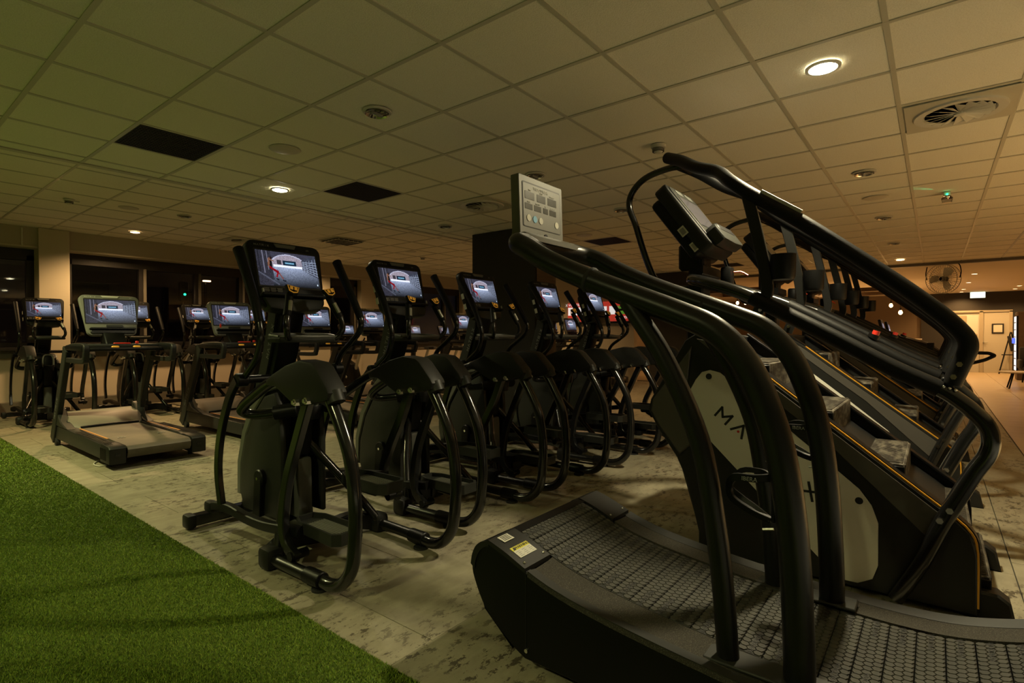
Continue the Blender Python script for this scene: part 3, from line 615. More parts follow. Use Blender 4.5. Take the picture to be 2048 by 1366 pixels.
# ------------------------------------------------------------------ elliptical trainer (world-traced, centre 1.82, rear foot 2.28)
EC = (1.82, 2.28, 0)
def eprt(name, mb, m, parent, label=None): return mb.build(name, m, parent, label)
def both(name, fn, m, parent):
    for s in (1, -1):
        a = fn(s); a.build(name, m, parent)
def make_elliptical():
    E_ = thing('elliptical_trainer', '', 'exercise machine', EC, 0, 'black elliptical trainers with lit screens')
    B = lambda: MB()
    # floor frame
    f = B(); f.bar([(-.36, 1.52, .055), (.36, 1.52, .055)], .08, .07, ref=(0, 1, 0), sm=False); f.build('front_crossbar', M['gloss'], E_)
    for s in (1, -1): B().box((s*.385, 1.52, .055), (.06, .10, .09), .018, seg=2).build('foot_cap', M['plastic'], E_)
    B().bar([(0, 1.5, .08), (0, 1.0, .10), (0, .55, .085)], .12, .09, sm=False).build('centre_beam', M['gloss'], E_)
    for s in (1, -1):
        B().bar([(0, .60, .08), (s*.2, .62, .09), (s*.34, .56, .065)], .10, .08, ref=(0, 0, 1), n=4).build('rear_outrigger', M['black'], E_)
        B().tube([(s*.04, .84, .60), (s*.20, .68, .34), (s*.34, .50, .07)], .026, 12, sm=False).build('frame_strut', M['gloss'], E_)
        B().box((s*.355, .54, .06), (.10, .12, .12), .03, seg=2).build('foot_cover', M['plastic'], E_)
        B().tube([(s*.355, .50, .055), (s*.345, .16, .055)], .031, sm=False).build('base_tube', M['tube'], E_)
        B().cyl((s*.343, .20, .055), (s*.338, .07, .055), .040, 16, bev=.004).build('clamp', M['black'], E_)
        B().cyl((s*.33, .10, .012), (s*.33, .10, -.001), .045, 16).build('levelling_foot', M['rubber'], E_)
        B().tube([(s*.336, .10, .052), (s*.333, .0, .052), (s*.33, -.085, .085), (s*.33, -.155, .17), (s*.33, -.18, .30), (s*.33, -.185, .48), (s*.33, -.15, .68), (s*.33, -.075, .83), (s*.33, .01, .96)], .032, 16).build('side_arch', M['gloss'], E_)
        # cover on the shoulder of the arch
        c = B().prism([(-.045, .95), (-.055, .985), (-.04, 1.01), (.055, 1.105), (.09, 1.125), (.20, 1.135), (.33, 1.105), (.46, 1.055), (.53, 1.02), (.525, .99), (.44, .99), (.36, .955), (.24, .90), (.14, .915), (.05, .93)], 'x', s*.33-.055, s*.33+.055, .014, 2); c.build('arch_cover', M['plastic'], E_)
        B().cyl((s*.33, -.045, .935), (s*.33, -.02, .985), .042, 18).build('cover_collar', M['greyd'], E_)
        for (y, z) in ((.205, .925), (.105, .94)):
            b = B(); b.cyl((s*.33-.075, y, z), (s*.33+.075, y, z), .018, 6); b.cyl((s*.33-.085, y, z), (s*.33+.085, y, z), .011, 10); b.build('bolt', M['chrome'], E_)
        B().tube([(s*.33, .46, 1.035), (s*.33, .60, .99), (s*.33, .76, .915), (s*.33, .875, .855), (s*.32, .925, .812), (s*.27, .90, .79), (s*.20, .80, .80), (s*.12, .70, .82)], .030, 14).build('front_tube', M['gloss'], E_)
        B().cyl((s*.20, .79, .80), (s*.10, .70, .82), .043, 16, bev=.004).build('pivot_boss', M['black'], E_)
    # body
    prof = [(.88, .10), (.88, .55), (.86, .80), (.84, .93), (.88, .99), (.95, 1.0), (1.06, .92), (1.19, .78), (1.30, .60), (1.37, .40), (1.38, .22), (1.34, .10)]
    B().prism(prof, 'x', -.115, .115, .02, 2).build('body_shroud', M['black'], E_)
    for s in (1, -1):
        side = [(.80, .14), (.80, .60), (.82, .84), (.88, .91), (1.0, .88), (1.13, .76), (1.24, .60), (1.31, .40), (1.32, .22), (1.28, .13)]
        B().prism(side, 'x', *sorted((s*.112, s*.155)), .016, 2).build('side_panel', M['greyd'], E_)
        edge = [(.86, .935), (1.02, .905), (1.16, .78), (1.275, .61), (1.345, .41), (1.355, .20), (1.405, .20), (1.40, .42), (1.33, .63), (1.21, .82), (1.06, .955), (.92, .985)]
        B().prism(edge, 'x', *sorted((s*.10, s*.135)), .008).build('grey_edge', M['edge'], E_, 'pale grey edge moulding')
        B().cyl((s*.15, 1.02, .37), (s*.185, 1.02, .37), .055, 20, bev=.006).build('crank_disc', M['black'], E_)
        B().cyl((s*.185, 1.02, .37), (s*.192, 1.02, .37), .010, 8).build('crank_bolt', M['chrome'], E_)
        B().bar([(s*.17, 1.02, .37), (s*.17, 1.04, .14)], .035, .085, sm=False).build('crank_arm', M['black'], E_)
    # rear column with bottle holder
    B().prism([(.80, .52), (.77, .74), (.75, .86), (.78, .98), (.86, 1.0), (.92, .52)], 'x', -.052, .052, .02, 2).build('rear_column', M['black'], E_)
    B().prism([(.78, .12), (.79, .50), (.90, .50), (.90, .12)], 'x', -.050, .050, .02, 2).build('column_base', M['grey'], E_, 'grey lower column cover')
    B().tube([(-.058, .74, .80), (-.062, .75, .90), (-.045, .765, .97), (0, .77, .985), (.045, .765, .97), (.062, .75, .90), (.058, .74, .80)], .012, 8).build('holder_ring', M['grey'], E_)
    B().lathe([(.055, 0), (.065, .08), (.062, .085), (.050, .01), (1e-4, .01)], (0, .72, .75), seg=18).build('holder_cup', M['black'], E_)
    # mast
    B().prism([(1.10, .88), (.98, 1.15), (.90, 1.42), (1.02, 1.48), (1.12, 1.2), (1.26, .88)], 'x', -.075, .075, .018, 2).build('mast', M['black'], E_)
    for s in (1, -1): B().bar([(s*.083, 1.19, .90), (s*.083, 1.08, 1.16), (s*.083, 1.0, 1.44)], .018, .09, n=4).build('mast_side', M['greyd'], E_)
    ang = math.atan2(.50, -.17); m4 = Matrix(((0, 0, -1, -.094), (-.33, .944, 0, 1.03), (.944, .33, 0, 1.22), (0, 0, 0, 1)))
    lm, _ = logo_mb(.028, m4, .16, .9, .5); lm.build('mast_lettering', M['textgrey'], E_)
    # tray, grips
    B().prism([(-.20, 0), (-.22, .10), (-.15, .20), (.15, .20), (.22, .10), (.20, 0), (.12, -.05), (-.12, -.05)], 'z', 1.215, 1.25, .012, 2, Matrix.Translation((0, .72, 0))).build('tray', M['greyd'], E_)
    B().tube([(-.19, .74, 1.25), (-.18, .86, 1.262), (0, .92, 1.265), (.18, .86, 1.262), (.19, .74, 1.25), (.11, .68, 1.25), (-.11, .68, 1.25), (-.19, .74, 1.25)], .011, 8).build('tray_rim', M['grey'], E_, 'pale tray rim')
    for s in (1, -1):
        g_ = B().tube([(s*.06, .74, 1.24), (s*.15, .70, 1.24), (s*.185, .665, 1.29), (s*.180, .67, 1.36), (s*.15, .705, 1.44), (s*.13, .73, 1.505)], .018, 12).build('grip_bar', M['gloss'], E_)
        B().tube([(s*.178, .675, 1.37), (s*.15, .705, 1.44), (s*.132, .728, 1.50)], .024, 12).build('foam_sleeve', M['foam'], g_)
        B().tube([(s*.165, .668, 1.40), (s*.145, .692, 1.46)], .013, 8, sm=False).build('pulse_plate', M['steel'], g_)
        hm = Matrix.Translation((s*.122, .712, 1.528)) @ Matrix.Rotation(-.55, 4, 'X') @ Matrix.Rotation(s*-.25, 4, 'Y')
        B().prism([(-.042, .022), (.042, .022), (.030, -.028), (0, -.040), (-.030, -.028)], 'y', -.012, .014, .004, 1, hm).build('thumb_control', M['black'], g_)
        B().prism([(-.036, .017), (.036, .017), (.026, -.023), (0, -.033), (-.026, -.023)], 'y', -.0155, -.012, 0, 1, hm).build('amber_border', M['amber'], g_)
        B().prism([(-.030, .012), (.030, .012), (.021, -.019), (0, -.026), (-.021, -.019)], 'y', -.0175, -.015, 0, 1, hm).build('key_field', M['black'], g_)
        B().box((-.013, -.018, -.002), (.018, .003, .022)).box((.013, -.018, -.002), (.018, .003, .022)).xf(hm).build('key_pair', M['amber'], g_)
    # console
    cm = tiltm((0, .99, 1.635), R(17))
    con = B().prism(rrect(.50, .44, .05, 4, 0, 0, .44), 'y', -.03, .035, .012, 2, cm).build('console', M['black'], E_)
    B().prism(rrect(.40, .34, .05, 4, 0, -.03, .34), 'y', .03, .085, .02, 2, cm).build('console_back', M['plastic'], E_)
    put_screen(con, cm @ Matrix.Translation((0, -.0325, .035)), .405, .232)
    B().prism(rrect(.425, .255, .006, 2, 0, .035), 'y', -.0318, -.031, 0, 1, cm).build('bezel', M['textblack'], con)
    B().prism([(-.075, .206), (.075, .206), (.062, .180), (-.062, .180)], 'y', -.036, -.030, .002, 1, cm).build('handle_plate', M['grey'], con, 'silver grey plate at the top')
    lm, _ = logo_mb(.011, cm @ Matrix.Translation((-.155, -.0318, .186)) @ FACE_Y, .18, 1.0, .5); lm.build('brand_lettering', M['textgrey'], con)
    text('((•))', .012, cm @ Matrix.Translation((.155, -.0318, .186)) @ FACE_Y, M['textgrey'], con, 'wireless_mark')
    for k in range(3):
        b = B()
        for q in range(4): b.box((-.165+.042*k, -.0318, -.098-.007*q), (.036-.006*(q % 2), .0012, .0035))
        b.xf(cm).build('instruction_print', M['textgrey'], con)
    B().box((0, -.05, -.150), (.43, .045, .022), .006).xf(cm).build('media_shelf', M['black'], con)
    for s in (1, -1): B().box((s*.205, -.06, -.135), (.012, .012, .045), .003).xf(cm).build('shelf_post', M['steel'], con)
    B().prism([(-.20, -.165), (.20, -.165), (.17, -.235), (0, -.255), (-.17, -.235)], 'y', -.055, .04, .012, 2, cm).build('console_chin', M['greyd'], con)
    for k in range(2): B().box((-.247, .0+.0, -.02-.10*k), (.003, .03, .05)).xf(cm).build('side_sticker', M['label'], con)
    # moving arms : left leg low, right leg high
    for s, ph in ((-1, 0), (1, 1)):
        if ph == 0: top = [(.93, 1.765), (.90, 1.72), (.81, 1.58), (.735, 1.45), (.685, 1.33), (.675, 1.24), (.72, 1.13), (.82, 1.05), (.885, 1.0)]
        else: top = [(.945, 1.76), (.915, 1.715), (.82, 1.58), (.745, 1.47), (.68, 1.37), (.69, 1.29), (.78, 1.215), (.90, 1.13), (.96, 1.03)]
        xx = s*.335
        ha = B().tube([(xx, y, z) for y, z in top[2:]], .019, 12).build('handle_arm', M['gloss'], E_)
        B().tube([(xx, y, z) for y, z in top[:5]], .026, 12, taper=lambda t: 1.18-.25*t).build('hand_grip', M['foam'], ha)
        py, pz = top[-1]
        B().cyl((s*.06, py, pz), (s*.345, py, pz), .024, 14).build('pivot_bar', M['black'], E_)
        B().cyl((s*.31, py, pz), (s*.375, py, pz), .040, 16, bev=.005).build('pivot_hub', M['black'], E_)
        if ph == 0: rk = [(py, pz), (.98, .90), (1.07, .74), (1.125, .58), (1.14, .42), (1.10, .24)]
        else: rk = [(py, pz), (1.02, .90), (1.10, .74), (1.17, .58), (1.20, .42), (1.17, .32)]
        B().bar([(xx+s*.03, y, z) for y, z in rk], .030, .055, n=4).build('rocker_arm', M['gloss'], E_)
        dz = 0 if ph == 0 else .17; dy = 0 if ph == 0 else .06
        pa = [(1.42+dy, .125+dz*.25), (1.33+dy, .150+dz*.4), (1.15+dy, .165+dz*.6), (.95+dy, .15+dz*.8), (.70+dy, .155+dz), (.35+dy, .20+dz)]
        B().bar([(s*.29, y, z+.02) for y, z in pa], .045, .055, n=4).build('pedal_arm', M['black'], E_)
        B().box((s*.29, pa[0][0]+.01, pa[0][1]+.02), (.06, .10, .075), .022, seg=2).build('arm_cap', M['plastic'], E_)
        # pedal: dished tray
        px, pyy, pz2 = s*.19-.05*ph, .28+dy, .235+dz
        ol = [(-.095, -.20), (-.085, .12), (-.05, .20), (.05, .20), (.085, .12), (.095, -.20), (.06, -.235), (-.06, -.235)]
        pd = B(); O = [(px+a*.98, pyy+b_) for a, b_ in ol]; I = [(px+a*.86, pyy+b_*.92) for a, b_ in ol]; n_ = 8
        V = [(a, b_, pz2-.035) for a, b_ in O]+[(a, b_, pz2+.026) for a, b_ in O]+[(a, b_, pz2+.026) for a, b_ in I]+[(a, b_, pz2) for a, b_ in I]
        F = [list(range(n_))[::-1]]+[[r_*n_+i, r_*n_+(i+1) % n_, (r_+1)*n_+(i+1) % n_, (r_+1)*n_+i] for r_ in range(3) for i in range(n_)]+[[3*n_+i for i in range(n_)]]
        pd.add(V, F); po = pd.build('pedal', M['greyd'], E_)
        rb = B()
        for k in range(9): rb.box((px-.056+.014*k, pyy-.03, pz2+.003), (.006, .26, .005))
        rb.build('tread_ribs', M['edge'], po)
        B().box((px, pyy-.02, pz2-.05), (.07, .16, .05), .012).build('pedal_bracket', M['black'], E_)
        lk = [(.195, .935), (.30, .72), (.40, .50), (.445, .30), (.44, .20), (.40, .14), (.32, .10)] if ph == 0 else [(.195, .935), (.20, .76), (.26, .58), (.38, .46), (.42, .38), (.38, .30), (.28, .27)]
        if ph: lk = [(.195, .935), (.27, .76), (.36, .60), (.43, .46), (.44, .38), (.40, .31), (.30, .27)]
        B().bar([(s*.33, y, z) for y, z in lk], .042, .055, n=4).build('swing_link', M['gloss'], E_)
        B().cyl((s*.26, lk[-1][0]+.02, lk[-1][1]+.01), (s*.36, lk[-1][0]+.02, lk[-1][1]+.01), .025, 12).build('link_pin', M['black'], E_)
    return E_
ell = make_elliptical()
ell['label'] = 'nearest elliptical trainer at the edge of the green turf'
for x, y, l_ in [(2.84, 2.40, 'second elliptical trainer of the front row, left of centre'), (3.84, 2.42, 'third elliptical of the front row, console against the dark pillar'), (4.92, 2.40, 'fourth elliptical of the front row, in front of the pillar edge'),
                 (5.95, 2.40, 'fifth elliptical of the front row, under the curved treadmill rail')]:
    dup(ell, (x, y, 0), l_)
for x, y, l_ in [(2.03, 9.72, 'leftmost elliptical at the windows, before the lit column'), (3.18, 9.66, 'elliptical at the windows just right behind the nearest treadmill'), (4.2, 9.7, 'elliptical at the windows seen left of the second treadmill display'), (5.25, 9.7, 'elliptical at the windows hidden behind the first elliptical mast')]:
    dup(ell, (x, y, 0), l_)

# ------------------------------------------------------------------ treadmill (local: rear end y=0)
def make_treadmill():
    t = thing('treadmill', '', 'exercise machine', (2.02, 6.05, 0), 0, 'treadmills with lit screens')
    B = lambda: MB()
    for s in (1, -1):
        B().prism([(.02, .07), (.0, .10), (.0, .20), (.03, .215), (1.62, .235), (2.0, .235), (2.05, .08), (.5, .075)], 'x', *sorted((s*.30, s*.415)), .010, 2).build('side_rail', M['greyd'], t)
        c = B().prism([(-.02, .055), (-.025, .20), (.0, .222), (.20, .232), (.27, .225), (.25, .055)], 'x', *sorted((s*.285, s*.425)), .014, 2).build('end_cap', M['plastic'], t)
        B().box((s*.355, -.026, .14), (.04, .006, .022)).build('socket', M['textblack'], c)
        rb = B()
        for k in range(9): rb.box((s*.426, .07+.02*k, .14), (.004, .008, .11))
        rb.build('side_ribs', M['black'], c)
        B().box((s*.322, .87, .243), (.018, .95, .004)).build('accent_strip', M['orange'], t, 'orange strip along the deck')
        fr = B()
        for k in range(5): fr.box((s*.385-.03+.015*k, .62, .243), (.006, 1.0, .004))
        fr.build('foot_rail_ribs', M['black'], t)
        B().cyl((s*.40-.02, 1.92, .045), (s*.40+.02, 1.92, .045), .045, 20).build('wheel', M['rubber'], t)
        B().cyl((s*.36, .22, .06), (s*.36, .22, 0), .022, 12).build('levelling_foot', M['rubber'], t)
        u = B().bar([(s*.405, 2.03, .06), (s*.405, 1.44, 1.12)], .055, .135, sm=False); uo = u.build('upright', M['greyd'], t)
        d = Vector((0, -.59, 1.06)).normalized(); up = Vector((1, 0, 0)).cross(d) if False else Vector((0, d.z, -d.y))
        mm = Matrix(((0, 0, -1, -.434), (d.y, up.y, 0, 1.82), (d.z, up.z, 0, .44), (0, 0, 0, 1)))
        if s < 0: lm, _ = logo_mb(.032, mm, .15, 1.0, .5); lm.build('upright_lettering', M['textgrey'], uo)
        B().bar([(s*.40, 1.55, 1.115), (s*.40, 1.20, 1.155), (s*.40, .82, 1.155), (s*.40, .765, 1.12), (s*.40, .79, 1.03), (s*.40, .86, 1.0), (s*.40, 1.42, 1.0)], .05, .055, n=4).build('handrail', M['plastic'], t)
        B().box((s*.40, 1.10, 1.135), (.065, .62, .06), .014, seg=2).build('rail_pad', M['black'], t)
    B().box((0, .80, .17), (.60, 1.55, .06), .008).build('deck', M['black'], t)
    b = B().prism([(.04, .215), (1.55, .225), (1.55, .205), (.04, .195), (-.0, .18), (-.01, .15), (.01, .12), (.06, .10), (.06, .09), (.0, .10), (-.03, .14), (-.03, .18), (.0, .207)], 'x', -.275, .275).build('running_belt', M['belt'], t)
    text('m', .10, Matrix.Translation((-.18, .50, .2255)), M['textgrey'], b, 'belt_mark'); text('m', .10, Matrix.Translation((.18, .50, .2255)), M['textgrey'], b, 'belt_mark')
    hood = [(-.29, 1.50), (.29, 1.50), (.385, 1.62), (.385, 2.02), (.30, 2.10), (-.30, 2.10), (-.385, 2.02), (-.385, 1.62)]
    hb = B(); top = [(-.27, 1.53, .255), (.27, 1.53, .255), (.34, 1.70, .34), (.34, 1.98, .375), (.27, 2.04, .36), (-.27, 2.04, .36), (-.34, 1.98, .375), (-.34, 1.70, .34)]
    V = [(a, b_, .225) for a, b_ in hood]+top; F = [[i, (i+1) % 8, 8+(i+1) % 8, 8+i] for i in range(8)]+[[8, 9, 10, 15], [15, 10, 11, 14], [14, 11, 12, 13]]+[list(range(8))[::-1]]
    hb.add(V, F).build('motor_hood', M['deckpaint'], t, 'brown grey motor hood')
    for s in (1, -1):
        B().prism([(1.42, .235), (1.70, .30), (1.83, .42), (1.92, .44), (2.0, .235)], 'x', *sorted((s*.335, s*.425)), .01).build('hood_wing', M['greyd'], t)
    B().tube([(-.28, 1.505, .236), (0, 1.49, .246), (.28, 1.505, .236)], .012, 8).build('hood_lip', M['black'], t)
    # dash and front bar
    B().prism([(-.37, 0), (-.40, .30), (-.25, .40), (.25, .40), (.40, .30), (.37, 0), (.2, -.05), (-.2, -.05)], 'z', 1.135, 1.175, .012, 2, Matrix.Translation((0, 1.12, 0))).build('dashboard', M['greyd'], t)
    B().tube([(-.38, 1.0, 1.115), (-.2, .96, 1.12), (.2, .96, 1.12), (.38, 1.0, 1.115)], .022, 12).build('pulse_bar', M['black'], t)
    for s in (1, -1): B().box((s*.10, .95, 1.145), (.07, .03, .022), .008).build('speed_key', M['amber'], t)
    B().box((0, 1.08, 1.182), (.16, .03, .014), .004).build('stop_switch', M['red'], t)
    B().box((.16, 1.14, 1.19), (.03, .02, .03), .004).build('safety_clip', M['red'], t)
    B().prism([(1.25, 1.17), (1.36, 1.30), (1.48, 1.32), (1.46, 1.15)], 'x', -.10, .10, .01).build('console_neck', M['black'], t)
    cm = tiltm((0, 1.47, 1.495), R(14))
    con = B().prism(rrect(.58, .48, .06, 4, 0, 0, .48), 'y', -.03, .03, .012, 2, cm).build('console', M['edge'], t, 'grey framed console')
    B().prism(rrect(.50, .38, .05, 4, 0, -.02, .40), 'y', .028, .085, .02, 2, cm).build('console_back', M['plastic'], t)
    B().prism(rrect(.505, .30, .008, 2, 0, .045), 'y', -.0318, -.029, 0, 1, cm).build('bezel', M['textblack'], con)
    put_screen(con, cm @ Matrix.Translation((0, -.0325, .045)), .485, .275)
    B().prism([(-.09, .232), (.09, .232), (.07, .208), (-.07, .208)], 'y', -.036, -.030, .002, 1, cm).build('handle_plate', M['silver'], con, 'silver plate at the top')
    lm, _ = logo_mb(.012, cm @ Matrix.Translation((-.19, -.0318, .214)) @ FACE_Y, .18, 1.0, .5); lm.build('brand_lettering', M['textwhite'], con)
    text('((•))', .014, cm @ Matrix.Translation((.20, -.0318, .214)) @ FACE_Y, M['textwhite'], con, 'wireless_mark')
    B().box((0, -.05, -.165), (.44, .05, .022), .006).xf(cm).build('media_shelf', M['black'], con); B().box((0, -.035, -.195), (.42, .02, .045), .006).xf(cm).build('shelf_back', M['textblack'], con)
    B().box((.02, -.034, -.128), (.16, .006, .028), .003).xf(cm).build('key_cover', M['greyd'], con)
    return t
tm = make_treadmill(); tm['label'] = 'nearest treadmill, at the edge of the green turf'
for x, y, l_ in [(3.44, 6.2, 'second treadmill from the left, red clip on its display'), (4.72, 6.2, 'treadmill half hidden behind the nearest elliptical'), (5.80, 6.2, 'treadmill between the first and second elliptical consoles'), (8.15, 6.25, 'treadmill left of the dark pillar, behind the third elliptical'),
                 (11.3, 6.2, 'far treadmill before the red and white banner, left one'), (12.25, 6.2, 'far treadmill before the red and white banner, right one')]:
    dup(tm, (x, y, 0), l_)
o = MB().box((0, 0, 0), (.022, .012, .05), .004).build('red_clip', M['red']); o.location = (3.24, 7.52, 1.40); tag(o, 'red clip standing on the second treadmill display', 'clip')
o = MB().tube([(1.70, 6.35, .012), (1.60, 6.30, .010), (1.585, 6.45, .010), (1.66, 6.60, .012), (1.78, 6.7, .02)], .006, 8).build('power_cable', M['white']); tag(o, 'white power cable curling out from under the nearest treadmill', 'cable')

# ------------------------------------------------------------------ upright bikes in the back corner
def make_bike():
    t = thing('exercise_bike', '', 'exercise machine', (7.35, 9.9, 0), 0, 'upright exercise bikes by the far windows'); B = lambda: MB()
    for y in (0, 1.05): B().bar([(-.27, y, .04), (.27, y, .04)], .07, .06, ref=(0, 1, 0), sm=False).build('floor_bar', M['gloss'], t)
    B().bar([(0, 0, .06), (0, 1.05, .06)], .07, .06, sm=False).build('frame', M['gloss'], t)
    B().prism([(.35, .08), (.30, .35), (.42, .62), (.70, .72), (.98, .60), (1.05, .3), (.98, .08)], 'x', -.09, .09, .02, 2).build('body_shroud', M['black'], t)
    B().bar([(0, .40, .5), (0, .20, .95)], .06, .05, sm=False).build('seat_post', M['steel'], t)
    B().prism([(-.02, .16), (.05, .10), (.12, -.12), (.0, -.17), (-.12, -.12), (-.05, .10)], 'z', .93, 1.0, .02, 2, Matrix.Translation((0, .18, 0))).build('saddle', M['rubber'], t)
    B().bar([(0, .80, .6), (0, .72, 1.25)], .09, .11, sm=False).build('mast', M['plastic'], t)
    for s in (1, -1):
        B().tube([(s*.03, .68, 1.13), (s*.16, .60, 1.12), (s*.24, .46, 1.14), (s*.26, .40, 1.22)], .018, 10).build('handlebar', M['foam'], t)
        B().bar([(s*.12, .55, .32), (s*.13, .55-.12*s, .32-.10*s)], .025, .04, sm=False).build('crank', M['steel'], t); B().box((s*.19, .55-.12*s, .31-.10*s), (.09, .11, .03), .008).build('pedal', M['black'], t)
    cm = tiltm((0, .72, 1.38), R(16)); con = B().prism(rrect(.40, .32, .04, 4, 0, 0, .34), 'y', -.025, .03, .01, 2, cm).build('console', M['black'], t)
    put_screen(con, cm @ Matrix.Translation((0, -.0275, .02)), .34, .20); B().box((0, -.05, -.13), (.32, .04, .018), .004).xf(cm).build('media_shelf', M['greyd'], con)
    return t
bk = make_bike(); bk['label'] = 'exercise bike farthest left in the far window corner'
for x, l_ in [(8.4, 'second exercise bike, partly behind the second elliptical console'), (9.4, 'third exercise bike, under the second elliptical grips'), (10.45, 'rightmost exercise bike, left of the third elliptical')]: dup(bk, (x, 9.9, 0), l_)

# ------------------------------------------------------------------ stair climber (world traced, centre x 3.5)
def make_climber():
    L = (3.5, .5, 0); t = thing('stair_climber', '', 'exercise machine', L, 0, 'stair climbers with handrails'); B = lambda: MB((0, L[1], 0))
    W = .43
    body = [(-.148, .03), (-.146, .29), (-.125, .38), (-.06, .445), (-.02, .475), (.37, .775), (.71, 1.035), (.86, 1.155), (1.0, 1.245), (1.08, 1.262), (1.14, 1.225), (1.35, .87), (1.365, .80), (1.30, .69), (1.19, .54), (1.135, .42), (1.06, .13), (1.06, .03)]
    band = [(1.075, 1.235), (1.0, 1.222), (.86, 1.13), (.71, 1.012), (.37, .752), (-.02, .452), (-.05, .425), (.035, .345), (.43, .728), (.72, .952)]
    facet = [(1.10, 1.19), (1.12, 1.0), (1.13, .90), (1.06, .66), (1.17, .56), (1.29, .71), (1.345, .80), (1.335, .87)]
    pale = [(.995, 1.058), (1.04, 1.045), (1.075, 1.0), (1.112, .93), (1.10, .86), (1.035, .70), (.40, .082), (.35, .055), (.29, .055), (.23, .09), (.208, .16), (.208, .36), (.235, .44), (.285, .51), (.54, .722), (.94, 1.045)]
    for s in (-1, 1):
        q = lambda a, b_: sorted((s*a, s*b_))
        sp = B().prism(body, 'x', *q(W-.035, W), .005).build('side_panel', M['plastic'], t)
        B().prism(band, 'x', *q(W, W+.006), .002).build('upper_band', M['band'], sp, 'grey band under the yellow line')
        B().prism(facet, 'x', *q(W, W+.012), .008).build('front_facet', M['band'], sp)
        pp = B().prism(pale, 'x', *q(W, W+.012), .004, 2).build('pale_panel', M['silver'], t, 'pale grey inset panel')
        for (y, z) in ((1.0, 1.022), (.285, .455)):
            B().cyl((s*(W+.013), y, z), (s*(W+.010), y, z), .017, 18).build('bolt_hole', M['textblack'], pp)
            B().lathe([(.017, 0), (.024, .002), (.017, .003)], (s*(W+.012), y, z), 'x', 18).build('hole_rim', M['cap'], pp)
        # lettering runs down along the panel, reading down to the right
        d = Vector((0, -.425, -.345)).normalized(); up = Vector((0, -d.z, d.y)) if False else Vector((0, .63, .776)).cross(Vector((1, 0, 0)))
        d = Vector((0, -.776, -.63)) if s < 0 else Vector((0, .776, .63))
        u_ = Vector((0, -.63, .776)) if s < 0 else Vector((0, -.63, .776))
        mm = Matrix(((0, 0, s, s*(W+.0125)), (d.y, u_.y, 0, .705), (d.z, u_.z, 0, .635), (0, 0, 0, 1)))
        lm, dot = logo_mb(.062, mm, .20, 1.15, .62); lm.off = Vector((0, L[1], 0)); lm.build('panel_lettering', M['textblack'], pp)
        B().cyl(dot, dot+Vector((s*.001, 0, 0)), .007, 12).build('red_dot', M['textred'], pp)
        tr = [(.86, 1.160), (.71, 1.042), (.37, .781), (-.02, .481), (-.06, .452), (-.128, .384), (-.150, .30), (-.151, .06)]
        B().bar([(s*(W-.012), y, z) for y, z in tr], .012, .008, n=3).build('yellow_trim', M['yellow'], t, 'thin yellow edging')
        tr2 = [(1.0, 1.26), (.71, 1.045), (.37, .784), (-.02, .484), (-.06, .455), (-.131, .386), (-.153, .30), (-.154, .04)]
        B().bar([(s*(W-.055), y, z) for y, z in tr2], .075, .012, n=3).build('inner_ledge', M['black'], t)
        # tubes
        X = .455
        low = [(.142, .03), (.05, .215), (-.032, .425), (-.128, .647), (-.174, .735), (-.188, .80), (-.173, .865), (-.129, .922), (-.081, .966), (-.017, 1.012), (.165, 1.105), (.43, 1.262), (.77, 1.455), (1.0, 1.545), (1.16, 1.585)]
        lr = B().tube([(s*X, y, z) for y, z in low[:13]]+[(s*(X-.03), 1.0, 1.545), (s*.30, 1.14, 1.585), (s*.12, 1.20, 1.60), (s*.02, 1.21, 1.60)], .034, 16).build('lower_rail', M['gloss'], t)
        B().tube([(s*X, y, z) for y, z in low[9:13]], .0395, 16).build('foam_sleeve', M['foam'], lr)
        for (y, z) in ((-.018, .435), (-.052, .485)):
            B().cyl((s*(X-.05), y, z), (s*(X+.043), y, z), .014, 6).build('bolt', M['chrome'], lr)
        up_ = [(-.057, 1.035), (-.080, 1.10), (-.100, 1.155), (-.112, 1.20), (-.101, 1.245), (-.045, 1.318), (.05, 1.412), (.205, 1.55), (.53, 1.822), (.77, 2.0), (.88, 2.09)]
        pts = [(s*X, y, z) for y, z in up_]+[(s*(X-.10), .98, 2.185), (s*.27, 1.13, 2.26), (s*.17, 1.26, 2.35), (s*.08, 1.39, 2.42)]
        ur = B().tube(pts, .036, 16).build('upper_rail', M['foam'], t)
        for (y, z) in ((-.062, 1.07), (-.082, 1.125)): B().cyl((s*(X-.045), y, z), (s*(X+.042), y, z), .012, 6).build('bolt', M['chrome'], ur)
        B().box((s*X, -.045, 1.045), (.03, .05, .04), .006).build('clamp_foot', M['black'], ur)
        for k in range(3): B().ball((s*(X+.03), -.03-.02*k, 1.025-.006*k), .007, 8).build('clamp_screw', M['chrome'], ur)
        B().bar([(s*X, .72, 2.008), (s*X, .62, 1.936), (s*X, .53, 1.872)], .045, .02, n=3).build('key_pad', M['steel'], ur)
        st = B().bar([(s*X, .795, 2.01), (s*X, .735, 1.75), (s*X, .70, 1.56), (s*X, .695, 1.47), (s*X, .735, 1.38), (s*X, .775, 1.27)], .028, .058, n=4).build('strut', M['tube'], t)
        for (y, z) in ((.725, 1.385), (.765, 1.31)): B().cyl((s*(X-.03), y, z), (s*(X+.02), y, z), .010, 6).build('bolt', M['chrome'], st)
        cup = B().lathe([(1e-4, 1.54), (.050, 1.54), (.058, 1.555), (.062, 1.67), (.056, 1.67), (.052, 1.56), (1e-4, 1.555)], (s*(X-.01), .62, 0), seg=24).build('cup_holder', M['black'], t)
